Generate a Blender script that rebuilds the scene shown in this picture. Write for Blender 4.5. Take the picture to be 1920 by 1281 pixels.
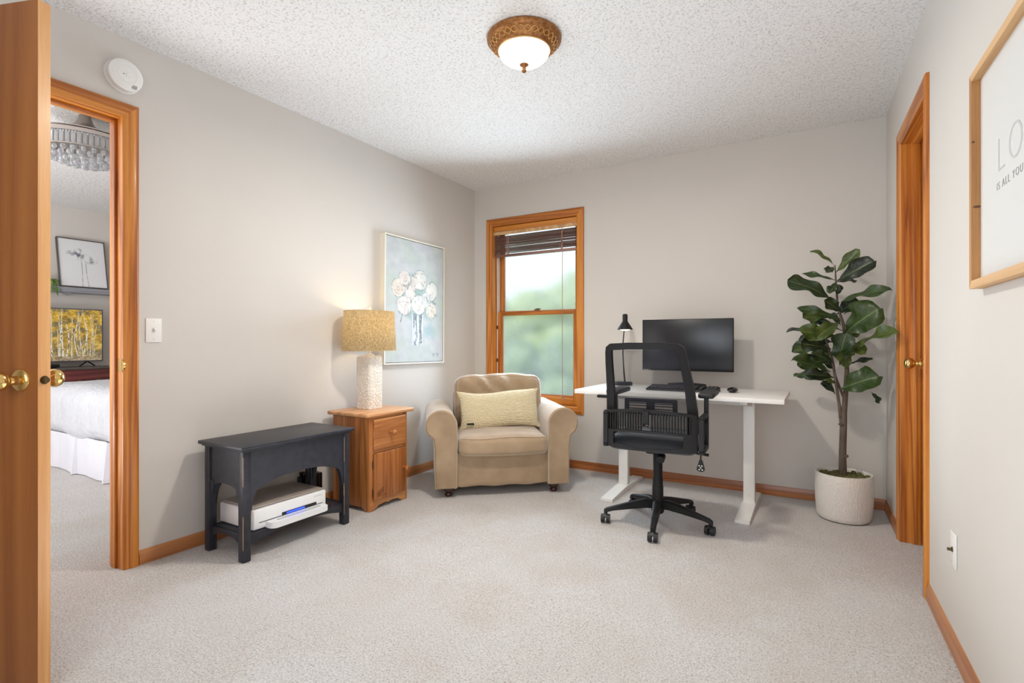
import bpy, bmesh, math, random
import numpy as np
from mathutils import Vector, Matrix, Euler, noise
random.seed(7)
D=bpy.data; S=bpy.context.scene; C=S.collection
for o in list(D.objects): D.objects.remove(o)
PI=math.pi; R=math.radians
def lin(c):
    return tuple(((v/255)/12.92 if v/255<=.04045 else (((v/255)+.055)/1.055)**2.4) for v in c)
# ------------------------------------------------------------------ camera
CH=1.045; YAW=math.atan(577/972)
cam=D.objects.new('camera',D.cameras.new('camera')); C.objects.link(cam)
cam.location=(0,0,CH); cam.rotation_euler=(PI/2,0,YAW)
cam.data.sensor_width=36; cam.data.lens=972/1920*36; cam.data.clip_start=.05; cam.data.clip_end=200
S.camera=cam
# ------------------------------------------------------------------ sky
W=D.worlds.new('sky'); S.world=W; W.use_nodes=True
nt=W.node_tree; nt.nodes.clear()
out=nt.nodes.new('ShaderNodeOutputWorld'); bg=nt.nodes.new('ShaderNodeBackground')
tc=nt.nodes.new('ShaderNodeTexCoord'); sp=nt.nodes.new('ShaderNodeSeparateXYZ'); rp=nt.nodes.new('ShaderNodeValToRGB')
nt.links.new(tc.outputs['Generated'],sp.inputs[0]); nt.links.new(sp.outputs['Z'],rp.inputs[0])
rp.color_ramp.elements[0].position=0; rp.color_ramp.elements[0].color=(*lin((238,242,246)),1)
rp.color_ramp.elements[1].position=.6; rp.color_ramp.elements[1].color=(*lin((196,216,240)),1)
nt.links.new(rp.outputs[0],bg.inputs[0]); bg.inputs[1].default_value=1.6; nt.links.new(bg.outputs[0],out.inputs[0])
# ------------------------------------------------------------------ lights
def area(name,loc,rot,sx,sy,e,col,spread=180):
    l=D.lights.new(name,'AREA'); l.shape='RECTANGLE'; l.size=sx; l.size_y=sy; l.energy=e; l.color=col; l.spread=R(spread)
    o=D.objects.new(name,l); o.location=loc; o.rotation_euler=rot; o.visible_camera=False; C.objects.link(o); return o
def point(name,loc,e,col,r=.05):
    l=D.lights.new(name,'POINT'); l.energy=e; l.color=col; l.shadow_soft_size=r
    o=D.objects.new(name,l); o.location=loc; o.visible_camera=False; C.objects.link(o); return o
area('daylight_window',(-2.13,3.80,1.2),(R(-86),0,R(18)),.66,1.25,29,(.72,.86,1.0),150)
sun=D.lights.new('sun','SUN'); sun.energy=3.2; sun.angle=.02; sun.color=(1,.97,.9); so=D.objects.new('sun',sun); so.rotation_euler=(R(52),0,R(-25)); C.objects.link(so)
area('fill_behind_camera',(-.5,-.72,1.35),(R(86),0,R(10)),1.8,1.4,31,(.84,.92,1.0))  # added fill behind the camera
area('ceiling_fill',(-.95,1.75,.12),(R(180),0,0),1.6,1.6,11.5,(.90,.95,1.0))  # added upward fill, stands in for light bounced off the carpet
area('bedroom_low_fill',(-3.9,-.3,.3),(R(170),0,0),1.6,.9,52,(.93,.96,1.0))  # added low fill that brightens the bedroom walls and ceiling
area('bedroom_fill',(-4.9,-.6,1.5),(R(88),0,R(0)),2.6,1.8,50,(.93,.96,1.0))  # added unseen fill for the bedroom; its front wall has no window
S.view_settings.view_transform='Standard'; S.view_settings.look='None'; S.view_settings.gamma=1
S.view_settings.exposure=0.08; S.view_settings.use_curve_mapping=False
# ------------------------------------------------------------------ materials
def mat(name,col,rough=.5,metal=0,bump=None,spec=None,sheen=0,trans=0,ior=None,emit=None,coat=0):
    m=D.materials.new(name); m.use_nodes=True; b=m.node_tree.nodes['Principled BSDF']
    b.inputs['Base Color'].default_value=(*lin(col),1); b.inputs['Roughness'].default_value=rough
    b.inputs['Metallic'].default_value=metal
    if spec is not None: b.inputs['Specular IOR Level'].default_value=spec
    if sheen: b.inputs['Sheen Weight'].default_value=sheen
    if trans: b.inputs['Transmission Weight'].default_value=trans
    if ior: b.inputs['IOR'].default_value=ior
    if coat: b.inputs['Coat Weight'].default_value=coat; b.inputs['Coat Roughness'].default_value=.15
    if emit: b.inputs['Emission Color'].default_value=(*lin(emit[0]),1); b.inputs['Emission Strength'].default_value=emit[1]
    return m
def N(m,t,**k):
    n=m.node_tree.nodes.new(t)
    for a,v in k.items(): setattr(n,a,v)
    return n
def lk(m,a,b): m.node_tree.links.new(a,b)
def coords(m,scale=(1,1,1),rot=(0,0,0)):
    t=N(m,'ShaderNodeTexCoord'); mp=N(m,'ShaderNodeMapping'); mp.inputs['Scale'].default_value=scale; mp.inputs['Rotation'].default_value=rot
    lk(m,t.outputs['Object'],mp.inputs[0]); return mp.outputs[0]
def noise_n(m,vec,scale,detail=3,rough=.5,dist=0):
    n=N(m,'ShaderNodeTexNoise'); n.inputs['Scale'].default_value=scale; n.inputs['Detail'].default_value=detail
    n.inputs['Roughness'].default_value=rough; n.inputs['Distortion'].default_value=dist
    if vec is not None: lk(m,vec,n.inputs['Vector'])
    return n.outputs['Fac']
def ramp(m,fac,stops):
    r=N(m,'ShaderNodeValToRGB'); e=r.color_ramp.elements
    while len(e)<len(stops): e.new(.5)
    for i,(p,c) in enumerate(stops): e[i].position=p; e[i].color=(*lin(c),1)
    lk(m,fac,r.inputs[0]); return r.outputs[0]
def bsdf(m): return m.node_tree.nodes['Principled BSDF']
def bump(m,h,strength,dist=.01,prev=None):
    b=N(m,'ShaderNodeBump'); b.inputs['Strength'].default_value=strength; b.inputs['Distance'].default_value=dist
    lk(m,h,b.inputs['Height'])
    if prev is not None: lk(m,prev,b.inputs['Normal'])
    lk(m,b.outputs[0],bsdf(m).inputs['Normal']); return b.outputs[0]
def textured(name,col,amt=10,scale=20,rough=.6,bs=0,bscale=300,bd=.002,sheen=0,spec=None,stretch=(1,1,1)):
    m=mat(name,col,rough,sheen=sheen,spec=spec); v=coords(m,stretch)
    a=tuple(max(0,c-amt) for c in col); b=tuple(min(255,c+amt) for c in col)
    lk(m,ramp(m,noise_n(m,v,scale,4),[(.3,a),(.7,b)]),bsdf(m).inputs['Base Color'])
    if bs: bump(m,noise_n(m,v,bscale,3),bs,bd)
    return m
def wood(name,light,mid,dark,axis='z',rough=.38,scale=1.0,ring=5.0,coat=.15):
    m=mat(name,mid,rough,coat=coat); s={'x':(.05,1.5,1.5),'y':(1.5,.05,1.5),'z':(1.5,1.5,.05)}[axis]
    v=coords(m,tuple(k*scale for k in s))
    big=noise_n(m,v,ring,2,.5,1.2)
    mu=N(m,'ShaderNodeMath',operation='MULTIPLY'); mu.inputs[1].default_value=9; lk(m,big,mu.inputs[0])
    fr=N(m,'ShaderNodeMath',operation='PINGPONG'); fr.inputs[1].default_value=1; lk(m,mu.outputs[0],fr.inputs[0])
    fine=noise_n(m,v,110,4,.6)
    mx=N(m,'ShaderNodeMix'); mx.inputs[0].default_value=.5; lk(m,fr.outputs[0],mx.inputs[2]); lk(m,fine,mx.inputs[3])
    lk(m,ramp(m,mx.outputs[0],[(.2,dark),(.45,mid),(.75,light)]),bsdf(m).inputs['Base Color'])
    bump(m,fine,.15,.001)
    return m
M={}
M['wall']=textured('wall_paint',(210,204,197),2,1.5,.75,.12,140,.002)
M['ceil']=mat('popcorn_ceiling',(228,226,223),.9)
_v=coords(M['ceil']); _a=noise_n(M['ceil'],_v,95,3,.65); _b=noise_n(M['ceil'],_v,38,2,.5)
_mx=N(M['ceil'],'ShaderNodeMath',operation='ADD'); lk(M['ceil'],_a,_mx.inputs[0]); lk(M['ceil'],_b,_mx.inputs[1])
bump(M['ceil'],_mx.outputs[0],.7,.008)
lk(M['ceil'],ramp(M['ceil'],_a,[(.34,(196,192,188)),(.47,(232,230,228)),(1,(238,237,235))]),bsdf(M['ceil']).inputs['Base Color'])
m=M['carpet']=mat('carpet_pile',(205,193,180),.95,sheen=.3,spec=.1)
v=coords(m); a=noise_n(m,v,150,4,.75); b=noise_n(m,v,3.2,3,.6,.6); c=noise_n(m,v,75,2,.5)
c1=ramp(m,a,[(.30,(138,132,128)),(.46,(210,207,205)),(.7,(242,241,241))]); c2=ramp(m,b,[(.3,(238,232,226)),(.7,(247,246,246))])
mx=N(m,'ShaderNodeMix',data_type='RGBA',blend_type='MULTIPLY'); mx.inputs[0].default_value=1
lk(m,c1,mx.inputs[6]); lk(m,c2,mx.inputs[7]); lk(m,mx.outputs[2],bsdf(m).inputs['Base Color'])
nb=bump(m,c,.5,.012); bump(m,a,.8,.006,nb)
OAK=((216,142,58),(190,112,36),(144,76,20))
for ax in 'xyz': M['oak_'+ax]=wood('oak_trim_'+ax,*OAK,axis=ax)
M['base_x']=wood('oak_baseboard_x',(186,118,68),(168,100,54),(140,80,42),axis='x')
M['base_y']=wood('oak_baseboard_y',(196,134,84),(178,114,66),(150,90,50),axis='y')
M['slab']=wood('oak_door_slab',(160,98,46),(150,89,39),(136,77,32),axis='z',scale=1.3,ring=2)
M['slab_edge']=wood('oak_door_edge',(214,160,104),(200,142,86),(184,124,70),axis='z',scale=1.5,ring=2)  # paler than the leaf face: light on this edge is put into its colour
M['closet']=wood('oak_closet_door',(190,114,44),(172,96,32),(138,72,22),axis='z',scale=1.0,ring=4)
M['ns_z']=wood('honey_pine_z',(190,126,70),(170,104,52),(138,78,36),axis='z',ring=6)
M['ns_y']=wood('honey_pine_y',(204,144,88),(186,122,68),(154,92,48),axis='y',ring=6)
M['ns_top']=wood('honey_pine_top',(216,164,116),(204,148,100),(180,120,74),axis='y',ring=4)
M['pine']=wood('knotty_pine',(200,150,98),(186,134,82),(160,110,62),axis='z',ring=3,rough=.6,coat=0)
M['pine_y']=wood('knotty_pine_y',(216,176,128),(204,162,114),(180,134,90),axis='y',ring=3,rough=.6,coat=0)
M['cherry']=wood('cherry_dresser',(122,56,52),(104,42,42),(78,28,30),axis='y',ring=3)
M['brass']=mat('polished_brass',(226,190,120),.16,1)
M['oldbrass']=mat('aged_brass',(110,92,66),.4,1)
M['bronze']=textured('antique_bronze',(150,100,54),22,60,.42,.4,120,.002); bsdf(M['bronze']).inputs['Metallic'].default_value=.65
M['bronze_light']=mat('rubbed_bronze',(196,148,86),.4,.6)
M['white']=mat('white_plastic',(236,234,230),.4)
M['white_desk']=mat('white_laminate',(240,239,236),.35)
M['white_metal']=mat('white_powder_coat',(232,231,228),.4)
M['black']=mat('black_plastic',(28,27,28),.5,spec=.25)
M['black_soft']=textured('black_fabric',(30,31,37),8,200,.85,.5,700,.001,sheen=.2)
M['black_gloss']=mat('gloss_black',(16,16,18),.12)
M['rubber']=mat('caster_black',(28,28,30),.5)
M['dark_slot']=mat('dark_slot',(40,38,36),.8)
M['bench']=textured('worn_black_paint',(36,38,47),6,30,.42,.15,80,.001)
M['wornedge']=mat('rubbed_bare_wood',(190,150,105),.6)
M['printer']=mat('printer_white',(238,238,238),.35)
M['printer_top']=mat('printer_lid_taupe',(168,156,146),.3)
M['blue_glow']=mat('blue_led',(40,70,230),.5,emit=((40,70,255),2.2))
M['velvet']=textured('tan_velvet',(164,140,112),9,9,.8,.25,500,.001,sheen=.55,spec=.2)
M['velvet_pipe']=mat('tan_piping',(178,156,128),.7,sheen=.3)
M['bun']=mat('dark_mahogany_foot',(64,30,22),.25,coat=.4)
m=M['knit']=mat('cream_knit',(224,208,168),.9,sheen=.3)
v=coords(m,(1,1,1)); w=N(m,'ShaderNodeTexWave',wave_type='BANDS',bands_direction='Z'); w.inputs['Scale'].default_value=28; w.inputs['Distortion'].default_value=6; w.inputs['Detail'].default_value=3; w.inputs['Detail Scale'].default_value=2.5
lk(m,v,w.inputs['Vector']); bump(m,w.outputs['Fac'],.7,.006)
lk(m,ramp(m,w.outputs['Fac'],[(0,(206,188,146)),(.6,(232,218,182))]),bsdf(m).inputs['Base Color'])
m=M['plaster']=mat('carved_cream_plaster',(232,220,204),.8)
v=coords(m); vo=N(m,'ShaderNodeTexVoronoi',feature='SMOOTH_F1'); vo.inputs['Scale'].default_value=42; lk(m,v,vo.inputs['Vector'])
w=N(m,'ShaderNodeMath',operation='MULTIPLY'); w.inputs[1].default_value=22; lk(m,vo.outputs['Distance'],w.inputs[0])
s=N(m,'ShaderNodeMath',operation='SINE'); lk(m,w.outputs[0],s.inputs[0]); bump(m,s.outputs[0],.5,.004)
lk(m,ramp(m,s.outputs[0],[(0,(230,220,206)),(.7,(238,230,220))]),bsdf(m).inputs['Base Color'])
# linen shade: thin woven cloth that lets light through
m=M['linen']=D.materials.new('linen_shade'); m.use_nodes=True; nt=m.node_tree; nt.nodes.clear()
o=nt.nodes.new('ShaderNodeOutputMaterial'); df=nt.nodes.new('ShaderNodeBsdfDiffuse'); tl=nt.nodes.new('ShaderNodeBsdfTranslucent'); ms=nt.nodes.new('ShaderNodeMixShader'); ms.inputs[0].default_value=.5
v1=coords(m,(1,1,6)); v2=coords(m,(4,4,.8)); a=noise_n(m,v1,75,4); b=noise_n(m,v2,80,4)
ad=N(m,'ShaderNodeMath',operation='ADD'); lk(m,a,ad.inputs[0]); lk(m,b,ad.inputs[1])
dv=N(m,'ShaderNodeMath',operation='MULTIPLY'); dv.inputs[1].default_value=.5; lk(m,ad.outputs[0],dv.inputs[0])
col=ramp(m,dv.outputs[0],[(.40,(142,122,90)),(.60,(196,180,146))])
lk(m,col,df.inputs[0]); lk(m,col,tl.inputs[0]); lk(m,df.outputs[0],ms.inputs[1]); lk(m,tl.outputs[0],ms.inputs[2]); lk(m,ms.outputs[0],o.inputs[0])
M['glassbowl']=mat('lit_opal_glass',(255,250,244),.3,emit=((255,240,222),2.4))
M['lit']=mat('lit_lamp_inside',(255,250,240),.5,emit=((255,238,214),6))
M['screen']=mat('dark_screen',(18,21,28),.28,spec=.6)
M['potwhite']=mat('white_ceramic_pot',(226,220,212),.55)
m=M['potwhite']; v=coords(m,(1,1,1)); vo=N(m,'ShaderNodeTexVoronoi'); vo.inputs['Scale'].default_value=85; mp=coords(m,(1.5,1.5,.8)); lk(m,mp,vo.inputs['Vector']); bump(m,vo.outputs['Distance'],.6,.0035)
M['bark']=textured('brown_bark',(92,78,66),16,30,.8,.5,60,.003,stretch=(1,1,.3))
M['moss']=textured('green_moss',(92,88,42),34,90,.95,.8,200,.004)
m=M['leaf']=mat('fig_leaf',(50,74,36),.38,spec=.5)
uv=N(m,'ShaderNodeUVMap'); sx=N(m,'ShaderNodeSeparateXYZ'); lk(m,uv.outputs[0],sx.inputs[0])
def mth(m,op,a,b=None):
    n=N(m,'ShaderNodeMath',operation=op)
    for i,q in enumerate((a,b)):
        if q is None: continue
        if isinstance(q,(int,float)): n.inputs[i].default_value=q
        else: lk(m,q,n.inputs[i])
    return n.outputs[0]
au=mth(m,'ABSOLUTE',mth(m,'SUBTRACT',sx.outputs[0],.5)); mid=mth(m,'LESS_THAN',au,.022)
ph=mth(m,'SUBTRACT',mth(m,'MULTIPLY',sx.outputs[1],7.0),mth(m,'MULTIPLY',au,5.0)); sv=mth(m,'LESS_THAN',mth(m,'PINGPONG',ph,.5),.035)
vein=mth(m,'MAXIMUM',mid,mth(m,'MULTIPLY',sv,.5))
oi=N(m,'ShaderNodeObjectInfo')
base=ramp(m,oi.outputs['Random'],[(0,(24,40,26)),(.35,(36,57,28)),(.7,(54,78,30)),(1,(92,108,40))])
nz=ramp(m,noise_n(m,coords(m),35,3),[(.3,(190,190,190)),(.7,(255,255,255))])
m1=N(m,'ShaderNodeMix',data_type='RGBA',blend_type='MULTIPLY'); m1.inputs[0].default_value=1; lk(m,base,m1.inputs[6]); lk(m,nz,m1.inputs[7])
m2=N(m,'ShaderNodeMix',data_type='RGBA'); m2.inputs[7].default_value=(*lin((118,134,78)),1); lk(m,m1.outputs[2],m2.inputs[6])
lk(m,mth(m,'MULTIPLY',vein,.6),m2.inputs[0]); lk(m,m2.outputs[2],bsdf(m).inputs['Base Color']); bump(m,vein,.4,.002)
M['blind']=wood('mahogany_slat',(164,124,112),(140,100,90),(112,76,68),axis='x',ring=4)
M['cord']=mat('tan_cord',(168,128,92),.8)
M['frame_cream']=mat('cream_frame',(232,226,210),.5)
M['frame_line']=mat('silver_lip',(120,112,104),.5)
M['poster']=mat('poster_white',(214,213,210),.5)
M['ink']=mat('grey_ink',(196,195,192),.8)
M['ink_dark']=mat('dark_ink',(160,158,155),.8)
M['paintcol']=mat('painted_canvas',(200,200,200),.7); ca=N(M['paintcol'],'ShaderNodeVertexColor',layer_name='Col'); lk(M['paintcol'],ca.outputs[0],bsdf(M['paintcol']).inputs['Base Color']); bump(M['paintcol'],noise_n(M['paintcol'],coords(M['paintcol']),70,4),.2,.003)
m=M['tvcol']=mat('lit_tv_screen',(10,10,10),.3); ca=N(m,'ShaderNodeVertexColor',layer_name='Col'); lk(m,ca.outputs[0],bsdf(m).inputs['Emission Color']); bsdf(m).inputs['Emission Strength'].default_value=.9
M['tvbezel']=mat('grey_tv_bezel',(96,96,100),.4)
M['greyshelf']=wood('grey_washed_shelf',(176,176,178),(160,160,164),(136,136,142),axis='y',rough=.7,coat=0)
M['quilt']=textured('white_matelasse_quilt',(206,207,212),5,8,.9,.9,46,.02,sheen=.2,stretch=(1,1,.35))
M['skirt']=textured('lilac_white_bed_skirt',(224,223,230),4,4,.9)
M['nickel']=mat('brushed_nickel',(190,182,176),.28,1)
M['crystal']=mat('cut_crystal',(240,242,245),.03,trans=.75,ior=1.5)
M['fern']=mat('fern_green',(112,150,60),.6)
M['darkgrey']=mat('dark_grey_frame',(84,78,74),.5)
m=M['mesh']=D.materials.new('chair_mesh_net'); m.use_nodes=True; nt=m.node_tree; nt.nodes.clear()
o=nt.nodes.new('ShaderNodeOutputMaterial'); df=nt.nodes.new('ShaderNodeBsdfDiffuse'); df.inputs[0].default_value=(*lin((52,52,58)),1); tr=nt.nodes.new('ShaderNodeBsdfTransparent'); ms=nt.nodes.new('ShaderNodeMixShader'); ms.inputs[0].default_value=.5
lk(m,tr.outputs[0],ms.inputs[1]); lk(m,df.outputs[0],ms.inputs[2]); lk(m,ms.outputs[0],o.inputs[0])
# window glass: slightly fogged, blurs the garden
m=M['pane']=D.materials.new('fogged_pane'); m.use_nodes=True; nt=m.node_tree; nt.nodes.clear()
o=nt.nodes.new('ShaderNodeOutputMaterial'); rf=nt.nodes.new('ShaderNodeBsdfRefraction'); rf.inputs['Roughness'].default_value=.27; rf.inputs['IOR'].default_value=1.12
tl=nt.nodes.new('ShaderNodeBsdfTranslucent'); tl.inputs[0].default_value=(.9,.93,.95,1); ms=nt.nodes.new('ShaderNodeMixShader')
fog=noise_n(m,coords(m,(1,1,1)),4,3); lk(m,mth(m,'ADD',mth(m,'MULTIPLY',fog,.35),.08),ms.inputs[0]); lk(m,rf.outputs[0],ms.inputs[1]); lk(m,tl.outputs[0],ms.inputs[2]); lk(m,ms.outputs[0],o.inputs[0])
M['lawn']=textured('lawn',(176,190,150),20,2,.9)
M['tree1']=textured('tree_foliage_light',(150,166,104),34,2.5,.9)
M['tree2']=textured('tree_foliage_dark',(112,132,88),34,3,.9)
# ------------------------------------------------------------------ geometry helpers
def new(): return bmesh.new()
def xf(bm,vs,mtx):
    bmesh.ops.transform(bm,matrix=mtx,verts=vs)
def box(bm,c,s,bev=0,seg=2,rot=None):
    t=bmesh.new(); bmesh.ops.create_cube(t,size=1)
    for v in t.verts: v.co=Vector((v.co.x*s[0],v.co.y*s[1],v.co.z*s[2]))
    if bev: bmesh.ops.bevel(t,geom=t.edges[:],offset=min(bev,min(s)*.49),segments=seg,affect='EDGES',profile=.5)
    mt=Matrix.Translation(c)
    if rot: mt=mt@Euler(rot).to_matrix().to_4x4()
    bmesh.ops.transform(t,matrix=mt,verts=t.verts); merge(bm,t); return bm
def merge(bm,t):
    me=D.meshes.new('tmp'); t.to_mesh(me); t.free(); bm.from_mesh(me); D.meshes.remove(me)
def bb(x0,x1,y0,y1,z0,z1,bev=0,bm=None):
    bm=bm or new(); return box(bm,((x0+x1)/2,(y0+y1)/2,(z0+z1)/2),(abs(x1-x0),abs(y1-y0),abs(z1-z0)),bev)
def cyl(bm,p0,p1,r0,r1=None,n=24):
    r1=r0 if r1 is None else r1; p0=Vector(p0); p1=Vector(p1); d=p1-p0
    t=bmesh.new(); bmesh.ops.create_cone(t,cap_ends=True,segments=n,radius1=r0,radius2=r1,depth=d.length)
    q=d.to_track_quat('Z','Y'); bmesh.ops.transform(t,matrix=Matrix.Translation((p0+p1)/2)@q.to_matrix().to_4x4(),verts=t.verts); merge(bm,t); return bm
def sph(bm,c,r,sc=(1,1,1),n=16):
    t=bmesh.new(); bmesh.ops.create_uvsphere(t,u_segments=n,v_segments=max(6,n*2//3),radius=r)
    for v in t.verts: v.co=Vector((v.co.x*sc[0]+c[0],v.co.y*sc[1]+c[1],v.co.z*sc[2]+c[2]))
    merge(bm,t); return bm
def lathe(bm,prof,c=(0,0,0),n=48,axis=(0,0,1),sc=(1,1),cap=True):
    q=Vector(axis).to_track_quat('Z','Y').to_matrix(); rows=[]; c=Vector(c)
    for r,z in prof:
        rows.append([bm.verts.new(c+q@Vector((r*math.cos(2*PI*k/n)*sc[0],r*math.sin(2*PI*k/n)*sc[1],z))) for k in range(n)])
    for a,b in zip(rows,rows[1:]):
        for k in range(n): bm.faces.new((a[k],a[(k+1)%n],b[(k+1)%n],b[k]))
    if cap:
        if prof[0][0]>1e-5: bm.faces.new(rows[0][::-1])
        if prof[-1][0]>1e-5: bm.faces.new(rows[-1])
    return bm
def tube(bm,pts,r,n=8,closed=False):
    pts=[Vector(p) for p in pts]; L=len(pts); rr=r if isinstance(r,(list,tuple)) else [r]*L; rows=[]; up=None
    for i,p in enumerate(pts):
        if closed: t=(pts[(i+1)%L]-pts[i-1]).normalized()
        else: t=(pts[min(i+1,L-1)]-pts[max(i-1,0)]).normalized()
        if up is None:
            up=Vector((0,0,1)) if abs(t.z)<.9 else Vector((1,0,0))
        s=t.cross(up)
        if s.length<1e-5: s=t.cross(Vector((0,1,0)))
        s.normalize(); up=s.cross(t).normalized()
        rows.append([bm.verts.new(p+(s*math.cos(2*PI*k/n)+up*math.sin(2*PI*k/n))*rr[i]) for k in range(n)])
    for i in range(L if closed else L-1):
        a,b=rows[i],rows[(i+1)%L]
        for k in range(n): bm.faces.new((a[k],a[(k+1)%n],b[(k+1)%n],b[k]))
    if not closed: bm.faces.new(rows[0][::-1]); bm.faces.new(rows[-1])
    return bm
def prism(bm,poly,a,b,plane='xz'):
    """extrude 2d polygon; plane xz -> along y, yz -> along x, xy -> along z"""
    def P(p,t): return {'xz':(p[0],t,p[1]),'yz':(t,p[0],p[1]),'xy':(p[0],p[1],t)}[plane]
    A=[bm.verts.new(P(p,a)) for p in poly]; B=[bm.verts.new(P(p,b)) for p in poly]; n=len(poly)
    for k in range(n): bm.faces.new((A[k],A[(k+1)%n],B[(k+1)%n],B[k]))
    bm.faces.new(A[::-1]); bm.faces.new(B); return bm
def soft(bm,c,s,r,n=12,disp=None,rot=None):
    t=bmesh.new(); bmesh.ops.create_cube(t,size=1); bmesh.ops.subdivide_edges(t,edges=t.edges[:],cuts=n,use_grid_fill=True)
    h=Vector(s)/2
    for v in t.verts:
        u=v.co*2; p=Vector((u.x*h.x,u.y*h.y,u.z*h.z)); q=Vector([max(-(h[i]-r[i]),min(h[i]-r[i],p[i])) for i in range(3)])
        d=Vector([(p[i]-q[i])/r[i] for i in range(3)])
        if d.length>1e-6: d.normalize(); p=q+Vector([d[i]*r[i] for i in range(3)])
        v.co=disp(p,u) if disp else p
    mt=Matrix.Translation(c)
    if rot: mt=mt@Euler(rot).to_matrix().to_4x4()
    bmesh.ops.transform(t,matrix=mt,verts=t.verts); merge(bm,t); return bm
def ob(name,bm,m,parent=None,smooth=True,angle=40,loc=None,kind=None,label=None):
    me=D.meshes.new(name)
    if isinstance(bm,bmesh.types.BMesh):
        bmesh.ops.recalc_face_normals(bm,faces=bm.faces[:]); bm.to_mesh(me); bm.free()
    else: D.meshes.remove(me); me=bm
    if not me.materials: me.materials.append(M[m] if isinstance(m,str) else m)
    if smooth and len(me.polygons):
        me.polygons.foreach_set('use_smooth',[True]*len(me.polygons)); me.set_sharp_from_angle(angle=R(angle))
    o=D.objects.new(name,me); C.objects.link(o)
    if parent: o.parent=parent
    if loc: o.location=loc
    if kind: o['kind']=kind
    if label: o['label']=label
    return o
def tag(o,label,cat,group=None):
    o['label']=label; o['category']=cat
    if group: o['group']=group
    return o
def thing(name,label,cat,loc=(0,0,0),rz=0,group=None):
    o=D.objects.new(name,None); o.empty_display_size=.1; C.objects.link(o); o.location=loc; o.rotation_euler=(0,0,rz); return tag(o,label,cat,group)
def root(name,loc=(0,0,0),rz=0):
    o=D.objects.new(name,None); o.empty_display_size=.1; C.objects.link(o); o.location=loc; o.rotation_euler=(0,0,rz); o['kind']='structure'; return o
def struct(name,bm,m,parent=None,**k):
    o=ob(name,bm,m,parent,**k)
    if not parent: o['kind']='structure'
    return o
CAS=[(0,0),(0,.011),(.004,.015),(.012,.017),(.030,.016),(.038,.012),(.046,.012),(.056,.008),(.062,.006),(.064,.002),(.064,0)]
def casing(path,inward,fn,prof=CAS):
    """mitred moulding strips; path of outer corners in (s,z), inward mitre vectors, fn(s,z,depth)->xyz"""
    res=[]
    for i in range(len(path)-1):
        bm=new(); rows=[]
        for k in (i,i+1):
            rows.append([bm.verts.new(fn(path[k][0]+inward[k][0]*a,path[k][1]+inward[k][1]*a,b)) for a,b in prof])
        n=len(prof)
        for j in range(n): bm.faces.new((rows[0][j],rows[0][(j+1)%n],rows[1][(j+1)%n],rows[1][j]))
        bm.faces.new(rows[0]); bm.faces.new(rows[1][::-1]); res.append(bm)
    return res
def text_mesh(body,size,fn,extrude=.0008,align='LEFT',spacing=1.0,off=0):
    cu=D.curves.new('t','FONT'); cu.body=body; cu.size=size; cu.extrude=extrude; cu.align_x=align; cu.space_character=spacing; cu.resolution_u=6; cu.offset=off
    o=D.objects.new('t',cu); C.objects.link(o); bpy.context.view_layer.update()
    me=D.meshes.new_from_object(o.evaluated_get(bpy.context.evaluated_depsgraph_get())); D.objects.remove(o)
    for v in me.vertices: v.co=fn(*v.co)
    me.materials.clear(); return me
def grid_print(fn3,nu,nv,cols):
    """flat printed sheet: fn3(u,v)->xyz, cols (nv+1,nu+1,3) sRGB 0..255"""
    vs=[fn3(i/nu,j/nv) for j in range(nv+1) for i in range(nu+1)]
    fs=[(j*(nu+1)+i,j*(nu+1)+i+1,(j+1)*(nu+1)+i+1,(j+1)*(nu+1)+i) for j in range(nv) for i in range(nu)]
    me=D.meshes.new('print'); me.from_pydata(vs,[],fs)
    ca=me.color_attributes.new('Col','FLOAT_COLOR','POINT'); c=np.clip(cols,0,255)/255.; l=np.where(c<=.04045,c/12.92,((c+.055)/1.055)**2.4)
    a=np.ones((len(vs),4),np.float32); a[:,:3]=l.reshape(-1,3); ca.data.foreach_set('color',a.ravel()); return me
def fnoise(nu,nv,su,sv,seed=0,oct=3):
    a=np.zeros((nv+1,nu+1)); 
    for j in range(nv+1):
        for i in range(nu+1): a[j,i]=noise.fractal(Vector((i/nu*su+seed*7.3,j/nv*sv,seed*3.1)),1.0,2.0,oct)
    return a
# ------------------------------------------------------------------ room shell
LX=-2.742; BY=3.943; H=2.44; LT=.118; FY=-.85
# left wall with doorway (y .30-1.125, z 2.075)
DY0,DY1,DZ=.325,1.127,2.072
bm=new(); bb(LX-LT,LX,FY-.1,DY0-.02,0,H,bm=bm); bb(LX-LT,LX,DY1+.02,BY+.15,0,H,bm=bm); bb(LX-LT,LX,DY0-.02,DY1+.02,DZ+.02,H,bm=bm)
struct('wall_left',bm,'wall')
WX0,WX1,WZ0,WZ1=-2.542,-1.720,.508,2.082
bm=new(); bb(LX,WX0-.015,BY,BY+.15,0,H,bm=bm); bb(WX1+.015,1.2,BY,BY+.15,0,H,bm=bm); bb(WX0-.015,WX1+.015,BY,BY+.15,0,WZ0-.015,bm=bm); bb(WX0-.015,WX1+.015,BY,BY+.15,WZ1+.015,H,bm=bm)
struct('wall_back',bm,'wall')
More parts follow.
